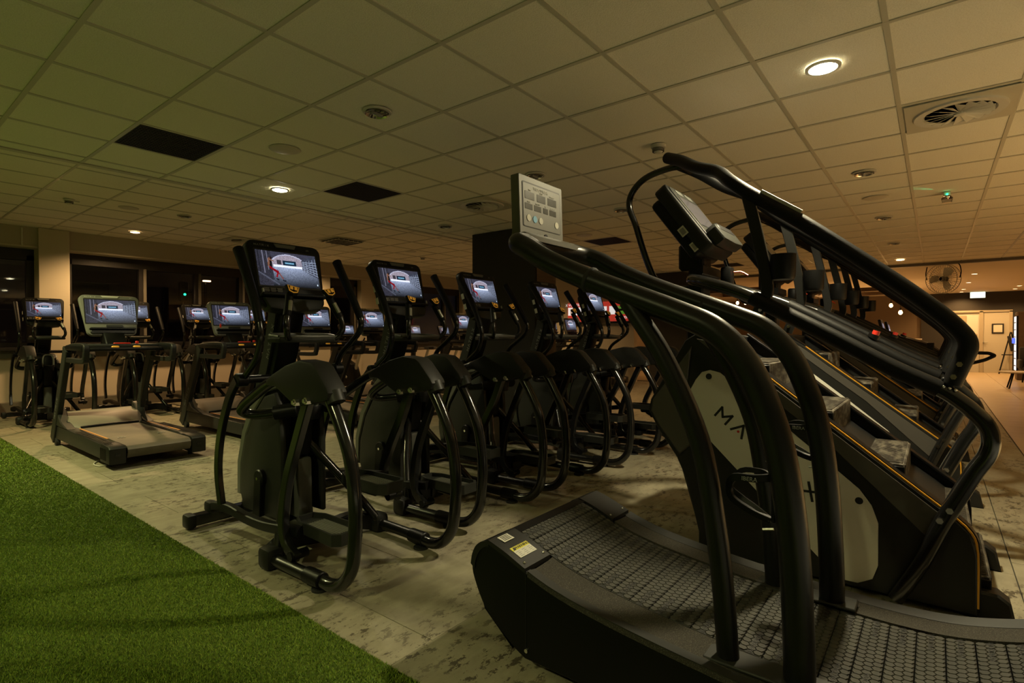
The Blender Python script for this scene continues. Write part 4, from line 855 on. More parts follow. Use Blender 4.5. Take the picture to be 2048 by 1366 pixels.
        if s > 0:
            B().cyl((s*X, .30, 1.235), (s*X, .29, 1.255), .032, 16).build('stop_base', M['black'], t); B().cyl((s*X, .288, 1.255), (s*X, .280, 1.278), .020, 14).build('stop_button', M['red'], t)
    # loop over the console
    lp = [(1.30, 2.37), (1.42, 2.375), (1.58, 2.34), (1.675, 2.26), (1.70, 2.16), (1.65, 2.02), (1.58, 1.80), (1.51, 1.64), (1.44, 1.575), (1.25, 1.555)]
    B().tube([(0, y, z) for y, z in lp], .022, 12).build('front_loop', M['gloss'], t)
    B().bar([(-.13, 1.30, 2.37), (.13, 1.30, 2.37)], .03, .05, ref=(0, 1, 0), sm=False).build('loop_bracket', M['black'], t)
    # interior and steps
    B().prism([(-.10, .05), (-.10, .36), (.0, .44), (.36, .70), (.86, 1.08), (1.02, 1.18), (1.08, 1.1), (1.28, .82), (1.05, .05)], 'x', -W+.04, W-.04, .004).build('step_well', M['textblack'], t)
    B().prism([(1.0, 1.24), (1.08, 1.262), (1.14, 1.225), (1.35, .87), (1.365, .80), (1.30, .69), (1.19, .54), (1.135, .42), (1.06, .13), (1.0, .13), (1.1, .7), (1.0, 1.1)], 'x', -W+.03, W-.03, .01).build('front_cover', M['plastic'], t)
    nose = [(.72, 1.10), (.42, .868), (.125, .635), (-.115, .40), (-.185, .18)]
    for k, (y, z) in enumerate(nose):
        tilt = 0 if k < 4 else R(55)
        stp = B(); Wd = .335
        stp.box((0, y+.10, z-.008), (2*Wd, .22, .016), .005); stp.box((0, y-.006, z-.09), (2*Wd, .014, .18), .005)
        for j in range(33): stp.box((-Wd+.02+.02*j, y+.09, z+.002), (.008, .19, .005))
        for j in range(33): stp.box((-Wd+.02+.02*j, y-.0145, z-.085), (.008, .004, .16))
        so = stp.build('step', M['step'], t)
        for s in (1, -1): e_ = B().box((s*(Wd+.008), y+.03, z-.05), (.012, .09, .08), .004); e_.cyl((s*(Wd+.012), y+.05, z-.05), (s*(Wd+.018), y+.05, z-.05), .006, 8); e_.build('step_bracket', M['black'], so)
    # mast + console
    B().bar([(0, 1.22, 1.1), (0, 1.20, 1.80)], .15, .10, sm=False).build('mast', M['black'], t)
    B().bar([(-.17, 1.15, 1.66), (.17, 1.15, 1.66)], .05, .06, ref=(0, 1, 0), sm=False).build('mast_clamp', M['black'], t)
    B().box((.10, 1.06, 1.63), (.08, .07, .13), .015, seg=2).build('key_box', M['black'], t); B().tube([(.10, 1.02, 1.66), (.12, .98, 1.66), (.125, .94, 1.635)], .006, 6).build('safety_key', M['red'], t)
    cm = Matrix.Translation((0, 1.215-L[1], 1.995)) @ Matrix.Rotation(-R(36), 4, 'X')
    con = MB().prism(rrect(.48, .53, .05, 4, 0, 0, .44), 'y', -.02, .07, .015, 2, cm).build('console', M['plastic'], t)
    MB().prism(rrect(.44, .46, .04, 3, 0, -.01, .40), 'y', .06, .14, .025, 2, cm).build('console_back', M['black'], t)
    MB().prism(rrect(.43, .465, .04, 4, 0, .005, .39), 'y', -.027, -.018, .003, 1, cm).build('face_plate', M['greyd'], con)
    MB().prism(rrect(.33, .24, .006, 2, 0, .03), 'y', -.030, -.024, 0, 1, cm).build('display', M['glassy'], con)
    for s in (-1, 1): MB().box((s*.172, -.0285, .03), (.005, .004, .25)).xf(cm).build('bezel_strip', M['steel'], con)
    MB().prism([(-.14, .215), (-.03, .215), (-.045, .175), (-.13, .175)], 'y', -.031, -.025, .001, 1, cm).build('speaker_plate', M['grey'], con); MB().prism([(.14, .215), (.03, .215), (.045, .175), (.13, .175)], 'y', -.031, -.025, .001, 1, cm).build('speaker_plate', M['grey'], con)
    MB().prism([(-.07, -.12), (.07, -.12), (.055, -.165), (-.055, -.165)], 'y', -.036, -.025, .002, 1, cm).build('key_cluster', M['grey'], con)
    MB().prism([(-.20, -.17), (-.17, -.14), (.17, -.14), (.20, -.17), (.19, -.265), (0, -.28), (-.19, -.265)], 'y', -.095, -.02, .015, 2, cm).build('reading_shelf', M['greyd'], con)
    MB().box((0, -.078, -.165), (.30, .04, .06), .008).xf(cm).build('shelf_recess', M['textblack'], con)
    for k, dz in enumerate((-.07, -.19)):
        MB().box((-.227+.012*k, .07, dz), (.003, .045, .06)).xf(cm).build('side_sticker', M['label'], con)
        bb = MB()
        for q in range(6): bb.box((-.229+.012*k, .07, dz-.018+.007*q), (.001, .03, .003))
        bb.xf(cm).build('sticker_print', M['textblack'], con)
    MB().box((0, 1.24-L[1], 1.76), (.16, .16, .18), .02).build('console_mount', M['black'], t)
    # feet
    B().box((0, -.12, .02), (.78, .06, .04), .01).build('rear_foot', M['black'], t); B().box((0, 1.0, .02), (.78, .08, .04), .01).build('front_foot', M['black'], t)
    for s in (1, -1): B().prism([(-.28, 0), (-.26, .10), (-.22, .13), (-.14, .13), (-.14, 0)], 'x', *sorted((s*.30, s*.40)), .01).build('wheel_cover', M['plastic'], t)
    return t
cl = make_climber(); cl['label'] = 'nearest stair climber, letters on its pale side panel'
dup(cl, (5.52, .5, 0), 'second stair climber, in the middle of the row'); dup(cl, (7.32, .5, 0), 'farthest stair climber of the row')

# ------------------------------------------------------------------ curved self-powered treadmill (foreground)
def make_curve():
    cx = 2.02; L = (cx, .55, 0); t = thing('curved_treadmill', 'curved slatted treadmill in the right foreground with a steel display', 'exercise machine', L)
    B = lambda: MB(L)
    ys = np.array([1.40, 1.34, 1.25, 1.15, 1.0, .83, .65, .43, .25, .10, -.06, -.22, -.34, -.42]); zs = np.array([.440, .432, .395, .352, .315, .290, .270, .250, .240, .236, .245, .285, .330, .345])
    yy = np.linspace(1.40, -.42, 60); zz = np.interp(yy, ys[::-1], zs[::-1]); k = np.ones(5)/5; zz[2:-2] = np.convolve(zz, k, 'valid')
    Z = lambda y: float(np.interp(y, yy[::-1], zz[::-1]))
    HW = .425
    under = [(-.46, .30), (-.47, .20), (-.40, .08), (.3, .05), (1.20, .045), (1.26, .075), (1.39, .17), (1.455, .28), (1.465, .34), (1.45, .39), (1.42, .43)]
    under = [(v.y, v.z) for v in cr([(0, a, b_) for a, b_ in under[4:]], 4)]; under = [(-.46, .30), (-.47, .20), (-.40, .08), (.3, .05)]+under
    prof = [(float(a), float(b_)) for a, b_ in zip(yy[::2], zz[::2])]+under
    for s in (-1, 1):
        q = sorted((s*(HW-.035), s*HW)); q = [q[0]+cx, q[1]+cx]
        sf = B().prism(prof, 'x', q[0], q[1], .004).build('side_frame', M['black'], t)
        B().box((cx+s*(HW+.001), 1.193, .21), (.002, .003, .30)).build('frame_joint', M['textblack'], sf)
        for (y, z) in ((1.19, .08), (.32, .10)): B().cyl((cx+s*HW, y, z), (cx+s*(HW+.006), y, z), .008, 8).build('screw', M['chrome'], sf)
        # gritty deck strip, follows the curve
        st = B(); w0, w1 = .262, .428; V = []; F = []
        for i, (a, b_) in enumerate(zip(yy, zz)):
            if a > 1.19: continue
            V += [(cx+s*w0, a, b_+.010), (cx+s*(w0+.03), a, b_+.006), (cx+s*(w1-.045), a, b_+.003), (cx+s*w1, a, b_+.012), (cx+s*w1, a, b_-.01), (cx+s*w0, a, b_-.01)]
        n = len(V)//6
        for i in range(n-1):
            for j in range(6): F.append([i*6+j, i*6+(j+1) % 6, (i+1)*6+(j+1) % 6, (i+1)*6+j])
        F += [list(range(6)), [(n-1)*6+j for j in range(6)][::-1]]
        st.add(V, F).build('side_deck', M['grit'], t)
        # painted lip along outer edge
        V = []; F = []
        for i, (a, b_) in enumerate(zip(yy, zz)):
            if a > 1.19: continue
            V += [(cx+s*(w1-.05), a, b_+.0045), (cx+s*(w1+.001), a, b_+.0135), (cx+s*(w1+.001), a, b_+.010), (cx+s*(w1-.05), a, b_+.001)]
        n = len(V)//4
        for i in range(n-1):
            for j in range(4): F.append([i*4+j, i*4+(j+1) % 4, (i+1)*4+(j+1) % 4, (i+1)*4+j])
        B().add(V, F).build('deck_lip', M['greyd'], t)
        # corner cover plate
        V = []; F = []
        ya = np.linspace(1.195, 1.375, 14)
        for a in ya: V += [(cx+s*.262, a, Z(a)+.014), (cx+s*.429, a, Z(a)+.014), (cx+s*.429, a, Z(a)-.004), (cx+s*.262, a, Z(a)-.004)]
        cur = [(v.y, v.z) for v in cr([(0, 1.385, Z(1.385)), (0, 1.415, .428), (0, 1.442, .405), (0, 1.460, .370), (0, 1.468, .33)], 4)][1:]
        for (a, z) in cur: V += [(cx+s*.262, a, z+.006), (cx+s*.429, a, z+.006), (cx+s*.429, a-.02, z-.01), (cx+s*.262, a-.02, z-.01)]
        n = len(V)//4
        for i in range(n-1):
            for j in range(4): F.append([i*4+j, i*4+(j+1) % 4, (i+1)*4+(j+1) % 4, (i+1)*4+j])
        F += [[0, 1, 2, 3], [(n-1)*4+j for j in range(4)][::-1]]
        cp = B().add(V, F).build('corner_cover', M['plastic'], t)
        for (dx, y) in ((.28, 1.215), (.405, 1.215)): B().ball((cx+s*dx, y, Z(y)+.015), .006, 10).build('screw', M['chrome'], cp)
    # front strip between the covers
    V = []; F = []
    for a, z in [(1.345, Z(1.345)+.012), (1.39, Z(1.39)+.008), (1.43, .42), (1.46, .375), (1.468, .33), (1.40, .17), (1.26, .06)]: V += [(cx-.42, a, z), (cx+.42, a, z)]
    for i in range(6): F.append([2*i, 2*i+1, 2*i+3, 2*i+2])
    B().add(V, F).build('front_cover', M['black'], t)
    B().box((cx, .45, .14), (.80, 1.55, .10), .02).build('inner_frame', M['textblack'], t)
    # slats
    SW = .252
    sl = MB(); sl.box((0, 0, -.008), (2*SW, .0725, .016), .002)
    slm = sl.mesh('slat', M['slat']); hx = MB(); a = .0125
    rows = 3; dyy = a*1.5*1.02
    for r_ in range(rows):
        y0 = (r_-1)*.0226
        for c_ in range(19):
            x0 = (c_-9)*.0262+(.0131 if r_ % 2 else 0)
            if abs(x0) > SW-.012: continue
            P = [(x0+math.sin(PI/3*k_)*.0146, y0+math.cos(PI/3*k_)*.0146) for k_ in range(6)]
            V = [(x, y, .0) for x, y in P]+[(x0+(x-x0)*.86, y0+(y-y0)*.90, .0030) for x, y in P]; hx.add(V, [[6, 7, 8, 9, 10, 11]]+[[i, (i+1) % 6, 6+(i+1) % 6, 6+i] for i in range(6)])
    hxm = hx.mesh('hexagon_tread', M['slat'])
    cu = bpy.data.curves.new('w', 'FONT'); cu.body = 'WOODWAY'; cu.size = .022; cu.extrude = .0004; cu.align_x = 'CENTER'; cu.align_y = 'CENTER'; cu.resolution_u = 2
    to = bpy.data.objects.new('w', cu); tx = bpy.data.meshes.new_from_object(to); bpy.data.objects.remove(to)
    tx.transform(Matrix.Rotation(PI, 4, 'Z')); tx.materials.clear(); tx.materials.append(M['textblack'])
    # rubber slat base is dark, hexes are raised
    slm.materials.clear(); slm.materials.append(M['slatd'])
    y = 1.325; i = 0
    while y > -.42:
        z = Z(y); th = math.atan2(Z(y+.03)-Z(y-.03), .06)
        so = bpy.data.objects.new('slat', slm); COL.objects.link(so); so.parent = t; so.location = (0, y-L[1], z+.006); so.rotation_euler = (th, 0, 0)
        ho = bpy.data.objects.new('hexagon_tread', hxm); COL.objects.link(ho); ho.parent = so
        for s in (-1, 1):
            w_ = bpy.data.objects.new('slat_lettering', tx); COL.objects.link(w_); w_.parent = so; w_.location = (s*.185, 0, .0037)
        y -= .0745*math.cos(th); i += 1
    # labels
    th = math.atan2(Z(1.31)-Z(1.25), .06); lm = Matrix.Translation((cx-.345, 1.262, Z(1.262)+.0155)) @ Matrix.Rotation(th, 4, 'X')
    wl = B(); wl.box((0, -.006, 0), (.105, .042, .001)); wl.xf(lm).build('warning_label', M['label'], t); B().box((0, .022, .0002), (.105, .020, .0012)).xf(lm).build('warning_band', M['labelyel'], t)
    mloc = Matrix.Translation((-L[0], -L[1], 0))
    text('WARNING', .019, mloc @ lm @ Matrix.Translation((.010, .022, .0012)), M['textblack'], t, 'warning_lettering')
    B().add([Vector((-.046, .014, .0012)), Vector((-.030, .014, .0012)), Vector((-.038, .030, .0012)), Vector((-.046, .014, .0008)), Vector((-.030, .014, .0008)), Vector((-.038, .030, .0008))], [[0, 1, 2], [0, 3, 4, 1], [1, 4, 5, 2], [2, 5, 3, 0]]).xf(lm).build('warning_triangle', M['textblack'], t)
    fp = B()
    for r_ in range(4):
        for c_ in range(3): fp.box((-.034+.034*c_+.003*(r_ % 2), .004-.008*r_, .0008), (.022-.004*((r_+c_) % 3), .0016, .0006))
    fp.xf(lm).build('fine_print', M['textgrey'], t)
    lm2 = Matrix.Translation((cx-.355, 1.345, Z(1.345)+.0165)) @ Matrix.Rotation(th*.6, 4, 'X')
    B().box((0, 0, 0), (.062, .040, .001)).xf(lm2).build('serial_label', M['label'], t); sp = B()
    for r_ in range(4): sp.box((0, .013-.008*r_, .0008), (.044, .003, .0006))
    sp.xf(lm2).build('serial_print', M['textblack'], t)
    # rails: U tube
    X0, X1 = 1.70, 2.31
    near = [(X0, .305, .10), (X0, .300, .30), (X0, .315, .64), (X0, .345, .88), (X0, .385, 1.03), (X0, .445, 1.165), (X0, .535, 1.265), (X0, .66, 1.325), (X0, .98, 1.452), (X0, 1.16, 1.535), (X0+.01, 1.27, 1.598)]
    far = [(X1, y, z+.012) for (x, y, z) in near[:-1]]+[(X1-.01, 1.27, 1.61)]
    fr = [(X0+.06, 1.345, 1.635), (cx, 1.385, 1.652), (X1-.06, 1.355, 1.645)]
    B().tube(near+fr+far[::-1], .042, 22, n=6).build('handrail', M['tube'], t)
    for (x, y, z) in ((X0, .98, 1.452), (X1, .78, 1.375)):
        d = Vector((0, .18, .083)).normalized(); p = Vector((x, y, z)); B().cyl(p-d*.008, p+d*.008, .0475, 22, bev=.004).build('grip_ring', M['rubber'], t)
    for (x, y, z, r_) in ((X1, .87, 1.37, .009), (X1, .735, 1.305, .009)): B().ball((x-.02, y, z), r_, 10).build('rail_screw', M['chrome'], t)
    for x in (X0, X1):
        B().tube([(x, .475, .10), (x, .49, .185), (x, .51, .45), (x, .535, .66), (x, .585, .92), (x, .695, 1.165), (x, .80, 1.325), (x, .83, 1.37)], .033, 18).build('front_post', M['tube'], t)
        B().box((x-.0, .39, .262), (.10, .34, .012), .004).build('post_plate', M['greyd'], t)
    # shroud under the display
    B().prism([(1.33, 1.655), (1.33, 1.675), (1.36, 1.692), (1.43, 1.692), (1.44, 1.66)], 'x', cx-.21, cx+.24, .008, 2).build('display_shroud', M['dsteel'], t)
    # display
    dm = Matrix.Translation((cx-.045, 1.405, 1.80)) @ Matrix.Rotation(R(-2), 4, 'X')
    dp = B().prism(rrect(.335, .285, .006, 2), 'y', -.022, .022, .003, 1, dm).build('display', M['dsteel'], t)
    B().prism(rrect(.29, .195, .008, 2, 0, .018), 'y', -.0235, -.020, 0, 1, dm).build('recess', M['textblack'], dp); B().prism(rrect(.282, .186, .006, 2, 0, .016), 'y', -.0245, -.020, 0, 1, dm).build('face_plate', M['dsteel'], dp)
    F2 = mloc @ dm
    text('WOODWAY', .020, F2 @ Matrix.Translation((-.01, -.0250, .093)) @ FACE_Y, M['textwhite'], dp, 'brand_lettering')
    for k, (x, z, w_, h_, s_) in enumerate([(-.095, .058, .070, .034, 'TIME'), (-.008, .058, .066, .034, 'SPEED'), (.078, .058, .070, .034, 'DISTANCE'), (-.103, .010, .056, .026, 'PACE'), (-.037, .010, .054, .026, 'WATTS'), (.024, .010, .038, .026, 'HR'), (.082, .010, .054, .026, 'CALORIES')]):
        B().box((x, -.0245, z), (w_, .002, h_), .001).xf(dm).build('readout', M['lcd'], dp); text(s_, .009, F2 @ Matrix.Translation((x, -.0250, z+h_/2+.006)) @ FACE_Y, M['textwhite'], dp, 'readout_lettering')
    for x, m_ in ((-.105, 'btnwhite'), (-.060, 'btnblue'), (-.015, 'btnwhite'), (.110, 'btnwhite')): B().cyl(dm @ Vector((x, -.0245, -.040)), dm @ Vector((x, -.0265, -.040)), .015, 20).build('round_key', M[m_], dp)
    B().cyl(dm @ Vector((.02, -.0225, -.105)), dm @ Vector((.02, -.028, -.105)), .011, 16).build('knob', M['black'], dp)
    for x in (-.045, .085): B().cyl(dm @ Vector((x, -.0225, -.105)), dm @ Vector((x, -.024, -.105)), .004, 8).build('screw', M['textblack'], dp)
    return t
CT = make_curve()
# bottle cages bolted to the two rails of the curved treadmill
def cage(par, x, y, z, label):
    B = lambda: MB(); L = par.location
    t = B().box((0, .0, .0), (.02, .012, .17), .004).build('bottle_cage', M['black'], par, label); t.location = (x-L.x, y-L.y, z)
    B().bar([(0, .006, .045), (-.02, .05, .04), (-.02, .105, .035), (0, .125, .0), (0, .115, -.035), (0, .06, -.065), (0, .008, -.08)], .012, .022, n=4).build('cage_arm', M['black'], t)
    B().bar([(0, .006, .045), (.035, .04, .05), (.035, .10, .045), (.01, .125, .0), (.02, .10, -.03), (.01, .05, -.055), (0, .008, -.08)], .010, .016, n=4).build('cage_arm', M['black'], t)
    B().tube([(0, .01, .06), (0, .012, .085), (0, .022, .092)], .003, 6).build('top_hook', M['steel'], t); B().tube([(0, .0, -.105), (0, .03, -.112)], .004, 6, sm=False).build('screw_tab', M['steel'], t)
    text('IBERA', .017, Matrix(((0, 0, -1, -.032), (-1, 0, 0, .06), (0, 1, 0, .038), (0, 0, 0, 1))), M['textgrey'], t, 'cage_lettering')
cage(CT, 1.70, .368, .79, 'black bottle cage on the nearer rail'); cage(CT, 2.31, .348, .86, 'black bottle cage on the farther rail')
o = MB().tube([(2.55, 1.05, .008), (2.52, 1.10, .05), (2.60, 1.13, .09), (2.75, 1.10, .07), (2.85, 1.05, .01)], .006, 8).build('floor_cable', M['white']); tag(o, 'pale cable looped on the floor beside the nearest climber', 'cable')
o = MB().tube([(2.53, 1.02, .008), (2.50, 1.08, .05), (2.58, 1.12, .10), (2.74, 1.09, .08), (2.86, 1.03, .01)], .006, 8).build('floor_cable', M['black']); tag(o, 'black cable looped on the floor beside the nearest climber', 'cable')

# ------------------------------------------------------------------ things in the background
t = thing('step_platform_stack', 'stack of ribbed black step platforms at the windows far left', 'platforms', (1.43, 11.46, 0))
for k in range(6): MB().box((0, 0, .035+.055*k), (.36-.006*k, .40, .042), .010, seg=2).build('platform', M['rubber'], t)
# red wall display
t = thing('wall_banner', 'printed red and white banner frieze on the end wall', 'banner', (XE-.02, 8.6, 1.6)); 
def bp(name, y0, y1, z0, z1, m, d=.0): return MB().box((-.02-d, (y0+y1)/2, (z0+z1)/2), (.02, abs(y1-y0), z1-z0), .001).build(name, M[m], t)
def wy(px, ax=XE-.04):   # pixel column -> y on the end wall
    dv = Fv+R2*((px-1024)/FPX); return ax/dv.x*dv.y-8.6
y0, y1, y2, y3 = wy(1136), wy(1164), wy(1216), wy(1256)
bp('red_board', y0, y3, .06, .61, 'poster_red')
for (a_, b_, m_) in [(1137, 1146, 'poster_white'), (1147, 1155, 'poster_white'), (1156, 1174, 'poster_white'), (1176, 1214, 'poster_white'), (1219, 1231, 'poster_white'), (1233, 1250, 'poster_green')]: bp('picture', wy(a_), wy(b_), .25, .48, m_, .006)
for (a_, b_, z0_, z1_, m_) in [(1142, 1144, .26, .44, 'poster_skin'), (1148, 1152, .26, .46, 'poster_skin'), (1160, 1172, .30, .34, 'poster_dark'), (1163, 1165, .26, .42, 'poster_dark'), (1236, 1238, .30, .46, 'poster_skin'), (1234, 1249, .34, .40, 'poster_dark')]: bp('printed_figure', wy(a_), wy(b_), z0_, z1_, m_, .010)
TR = Matrix(((0, 0, -1, -.033), (-1, 0, 0, 0), (0, 1, 0, 0), (0, 0, 0, 1)))
text('X VORTEILE', .10, Matrix.Translation((0, wy(1147.5), .545)) @ TR, M['poster_white'], t, 'banner_lettering'); text('X FITNESS', .09, Matrix.Translation((0, wy(1244), .16)) @ TR, M['poster_white'], t, 'banner_lettering')
MB().box((-.05, (y0+y3)/2, .03), (.14, abs(y3-y0)+.2, .05), .006).build('lower_rail', M['black'], t)
# hanging timber frames and pendants over the bar
for k, (x, y, l_) in enumerate([(15.6, 4.2, 'dark hanging timber frame nearer the second pillar'), (17.6, 1.9, 'dark hanging timber frame toward the bar wall')]):
    t = thing('hanging_frame', l_, 'ceiling frame', (x, y, 2.45), 0, 'dark timber frames under the plaster ceiling')
    for (c, d) in (((0, -.8, 0), (1.8, .10, .10)), ((0, .8, 0), (1.8, .10, .10)), ((-.85, 0, 0), (.10, 1.5, .10)), ((.85, 0, 0), (.10, 1.5, .10))): MB().box(c, d, .006).build('beam', M['wood'], t)
    for (a, b_) in ((-.8, -.75), (.8, -.75), (-.8, .75), (.8, .75)): MB().cyl((a, b_, .05), (a, b_, .25), .008, 8).build('hanger', M['black'], t)
def pend(px, py_bulb, x, lit, label):
    dv = Fv+R2*((px-1024)/FPX)-U2*((py_bulb-683)/FPX); k = x/dv.x; p = Vector((0, 0, HC))+dv*k
    t = thing('pendant_lamp', label, 'pendant lamp', (p.x, p.y, p.z), 0, 'bare bulb pendants over the bar'); top = 2.70-p.z
    MB().cyl((0, 0, top-.02), (0, 0, top), .07, 16).build('ceiling_rose', M['black'], t); MB().cyl((0, 0, .10), (0, 0, top), .007, 6).build('cord', M['black'], t); MB().cyl((0, 0, .055), (0, 0, .12), .022, 12).build('socket', M['black'], t)
    MB().lathe([(1e-4, -.06), (.03, -.05), (.048, -.015), (.045, .02), (.022, .058), (1e-4, .06)], (0, 0, 0), seg=14).build('bulb', M['bulb'] if lit else M['lampw'], t)
    if lit:
        d = bpy.data.lights.new('bulb_glow', 'POINT'); d.energy = 9; d.color = (1, .55, .2); d.shadow_soft_size = .05; o = bpy.data.objects.new('bulb_glow', d); o.location = p-Vector((0, 0, .14)); COL.objects.link(o)
pend(1782, 611, 20, 1, 'glowing pendant bulb, upper one of the right pair'); pend(1801, 625, 18.5, 1, 'glowing pendant bulb, lower one of the right pair'); pend(1636, 626, 19, 1, 'glowing pendant bulb, left one seen between the cup holders'); pend(1657, 628, 18, 1, 'glowing pendant bulb before the small red sign')
for px, x, l_ in [(1475, 19, 'dim pendant, left of three between the first climber rails'), (1491, 19, 'dim pendant, middle of three between the first climber rails'), (1506, 19, 'dim pendant, right of three between the first climber rails'), (1728, 20.5, 'dim pendant behind the last cup holder')]: pend(px, 606, x, 0, l_)
# pedestal-less wall fan on the ceiling
def make_fan():
    t = thing('ceiling_fan', 'round caged wire fan hanging under the ceiling edge', 'fan', (14.3, -.12, 2.42), -.55); B = lambda: MB(); r = .30
    cg = B()
    for x_ in (-.06, .06): cg.tube([(x_, math.cos(2*PI*k/24)*r, math.sin(2*PI*k/24)*r) for k in range(25)], .006, 6, n=1, ref=(1, 0, 0))
    for rr in (.1, .2): cg.tube([(-.085+.02*(rr > .15), math.cos(2*PI*k/24)*rr, math.sin(2*PI*k/24)*rr) for k in range(25)], .003, 5, n=1)
    for k in range(40):
        a = 2*PI*k/40; c, s = math.cos(a), math.sin(a)
        for sx in (-1, 1): cg.tube([(sx*.095, c*.04, s*.04), (sx*.085, c*.18, s*.18), (sx*.06, c*r, s*r)], .0034, 4, n=2)
    cg.build('wire_cage', M['steel'], t)
    for k in range(3):
        b = B().prism([(0, .03), (-.09, .12), (-.10, .22), (-.02, .26), (.08, .22), (.05, .10)], 'x', -.012, .004, .002); b.xf(Matrix.Rotation(2*PI*k/3+.5, 4, 'X') @ Matrix.Rotation(.35, 4, 'Z')); b.build('blade', M['silver'], t)
    B().cyl((-.04, 0, 0), (.10, 0, 0), .055, 18, bev=.01).build('motor', M['black'], t)
    B().tube([(0, -.31, 0), (0, -.34, .12), (0, -.30, .30), (0, .30, .33), (0, .34, .12), (0, .31, 0)], .010, 8, fil=.08).build('yoke', M['black'], t); B().box((0, .08, .315), (.08, .20, .03), .006).build('mount', M['black'], t)
make_fan()
# exit sign
t = thing('exit_sign', 'small white lit exit sign above the double door', 'sign', (23.85, -1.11, 2.60)); MB().box((0, 0, 0), (.05, .40, .21), .008).build('housing', M['cap'], t); MB().box((-.028, 0, 0), (.006, .38, .19), .002).build('lit_face', M['exit'], t)
# drinks machine, sofa, table
t = thing('drinks_machine', 'tall drinks vending machine with lit shelves at the right edge', 'vending machine', (20.6, -2.02, 0)); MB().box((0, -.12, .95), (.50, .72, 1.90), .02).build('cabinet', M['wood'], t); MB().box((-.24, .235, 1.02), (.03, .04, 1.54), .004).build('door_edge', M['black'], t)
MB().box((.0, .255, 1.02), (.40, .02, 1.50), .004).build('glass_front', M['vend'], t)
for k in range(7): MB().box((-.0, .268, .40+.2*k), (.40, .02, .02), .002).build('shelf', M['black'], t)
for k in range(4): MB().cyl((-.15+.1*k, .290, 1.02), (-.15+.1*k, .290, 1.17), .024, 10).build('bottle', M['blue'], t)
t = thing('side_table', 'small round table on splayed legs at the right edge', 'table', (17.2, -1.58, 0)); MB().cyl((0, 0, .37), (0, 0, .40), .40, 28, bev=.008).build('table_top', M['doorf'], t)
for k in range(4):
    a = PI/4+PI/2*k; MB().tube([(math.cos(a)*.20, math.sin(a)*.20, .375), (math.cos(a)*.32, math.sin(a)*.32, .0)], .016, 8, sm=False).build('leg', M['black'], t)
t = thing('lounge_chair', 'black upholstered chair in front of the drinks machine', 'chair', (19.2, -2.05, 0)); MB().box((0, 0, .36), (.62, .60, .16), .04, seg=2).build('seat', M['rubber'], t); MB().box((.26, 0, .66), (.12, .62, .56), .04, seg=2).build('backrest', M['rubber'], t)
for s in (1, -1): MB().box((-.02, s*.31, .50), (.56, .08, .24), .03, seg=2).build('armrest', M['rubber'], t)
for (a, b_) in ((.22, .22), (.22, -.22), (-.22, .22), (-.22, -.22)): MB().tube([(a, b_, .30), (a*1.1, b_*1.1, 0)], .018, 8, sm=False).build('leg', M['black'], t)
# leaning easel in front of the door
t = thing('easel', 'dark folding easel leaning by the door frame', 'easel', (23.4, -1.80, 0)); MB().tube([(0, .18, 0), (.1, -.10, 1.35)], .018, 8, sm=False).build('leg', M['black'], t); MB().tube([(.0, -.30, 0), (.1, -.12, 1.35)], .018, 8, sm=False).build('leg', M['black'], t); MB().box((.03, -.03, .62), (.04, .30, .03), .004).build('cross_bar', M['black'], t); MB().box((.05, -.10, .98), (.03, .09, .50), .01, ('X', -.18)).build('board', M['textblack'], t)
# dark low cardio machines beyond the climbers
def cowl(x, y, rz, label):
    t = thing('cardio_machine', label, 'exercise machine', (x, y, 0), rz, 'dark machines beyond the climbers'); B = lambda: MB()
    B().prism([(-.50, .06), (-.52, .40), (-.42, .90), (-.2, 1.10), (.25, 1.26), (.55, 1.22), (.58, .80), (.75, .30), (.75, .06)], 'x', -.17, .17, .05, 3).build('body_shroud', M['black'], t)
    for y_ in (-.42, .70): B().bar([(-.30, y_, .04), (.30, y_, .04)], .08, .07, ref=(0, 1, 0), sm=False).build('floor_bar', M['gloss'], t)
    B().prism(rrect(.46, .36, .03, 3), 'y', -.02, .02, .006, 1, tiltm((0, .45, 1.34), R(12))).build('console', M['black'], t)
    o = put_screen(t, tiltm((0, .425, 1.34), R(12)), .40, .25)
    B().bar([(0, .50, 1.0), (0, .47, 1.3)], .06, .05, sm=False).build('mast', M['greyd'], t)
    for s in (1, -1): B().tube([(s*.10, .40, 1.0), (s*.26, .20, 1.05), (s*.28, -.05, 1.04)], .018, 8).build('handlebar', M['foam'], t)
    B().cyl((-.18, .0, .62), (-.20, .0, .62), .03, 12).build('bolt_cover', M['chrome'], t)
cowl(11.0, .25, 0, 'dark cardio machine nearest beyond the last climber'); cowl(12.6, .26, 0, 'dark cardio machine seen just left of the bolted rail ends'); 
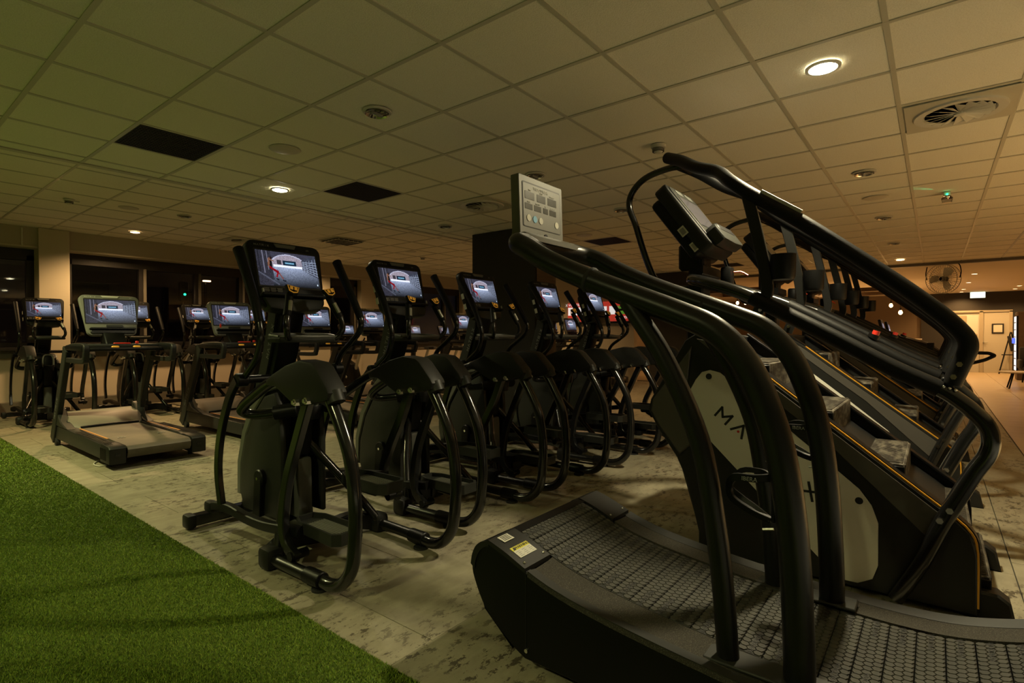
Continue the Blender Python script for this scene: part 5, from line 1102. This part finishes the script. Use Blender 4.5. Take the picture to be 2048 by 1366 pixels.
# triangular grip sticking out behind the climbers
t = thing('dip_station', 'black frame with a triangular handle poking out past the climbers', 'exercise machine', (9.2, -.30, 0)); MB().bar([(0, .35, 0), (0, .35, 1.15)], .08, .08, sm=False).build('post', M['black'], t); MB().tube([(0, .35, 1.03), (0, -.24, 1.02), (0, -.30, .99), (0, -.20, .93), (0, .35, .74)], .022, 10, fil=.02).build('handle', M['foam'], t)
MB().bar([(0, .2, .03), (0, .7, .03)], .08, .06, sm=False).build('floor_bar', M['black'], t)
# small red sign + poster on the bar wall
t = thing('wall_sign', 'small red sign on the brown wall behind the pendants', 'sign', (23.97, 2.95, 1.98)); MB().box((0, 0, 0), (.03, .34, .42), .004).build('board', M['poster_red'], t); text('X', .28, Matrix.Translation((.012, 0, 0)) @ TR, M['poster_white'], t, 'sign_mark')
t = thing('wall_shelf', 'bar counter under the brown wall', 'counter', (22.4, 1.7, 0)); MB().box((0, 0, .55), (.6, 2.6, 1.1), .01).build('counter_body', M['wood'], t); MB().box((0, 0, 1.12), (.7, 2.7, .04), .008).build('counter_top', M['doorf'], t)
# outside, beyond the glass
t = thing('facade', 'dim brick building across the street seen through the windows', 'building', (4, 17.5, 0)); fm = mat('night facade', (.10, .085, .07), .8); MB().box((0, .3, 3), (22, .3, 9)).build('wall', fm, t)
for k in range(9):
    for j in range(2): MB().box((-9+2.3*k, .12, 2.0+2.4*j), (1.0, .06, 1.4), .01).build('window', M['frame'], t)
d = bpy.data.lights.new('street_light', 'AREA'); d.energy = 25; d.size = .4; d.color = (1, .7, .5); o = bpy.data.objects.new('street_light', d); o.location = (-1.5, 14.5, 5.0); o.rotation_euler = (R(35), 0, 0); COL.objects.link(o)
t = thing('traffic_light', 'green traffic light out in the dark street', 'traffic light', (6.05, 16.3, 0)); MB().cyl((0, 0, 0), (0, 0, 2.4), .05, 12).build('pole', M['black'], t); MB().box((0, 0, 2.5), (.22, .16, .55), .03).build('housing', M['black'], t); MB().cyl((0, -.08, 2.42), (0, -.10, 2.42), .03, 16).build('green_lamp', M['green'], t)
t = thing('street_lamp', 'small warm lamp out in the dark street', 'street lamp', (6.9, 17.0, 0)); MB().cyl((0, 0, 0), (0, 0, 2.9), .04, 10).build('pole', M['black'], t); MB().box((0, -.1, 2.9), (.20, .10, .04), .01).build('lamp_head', M['lampw'], t)
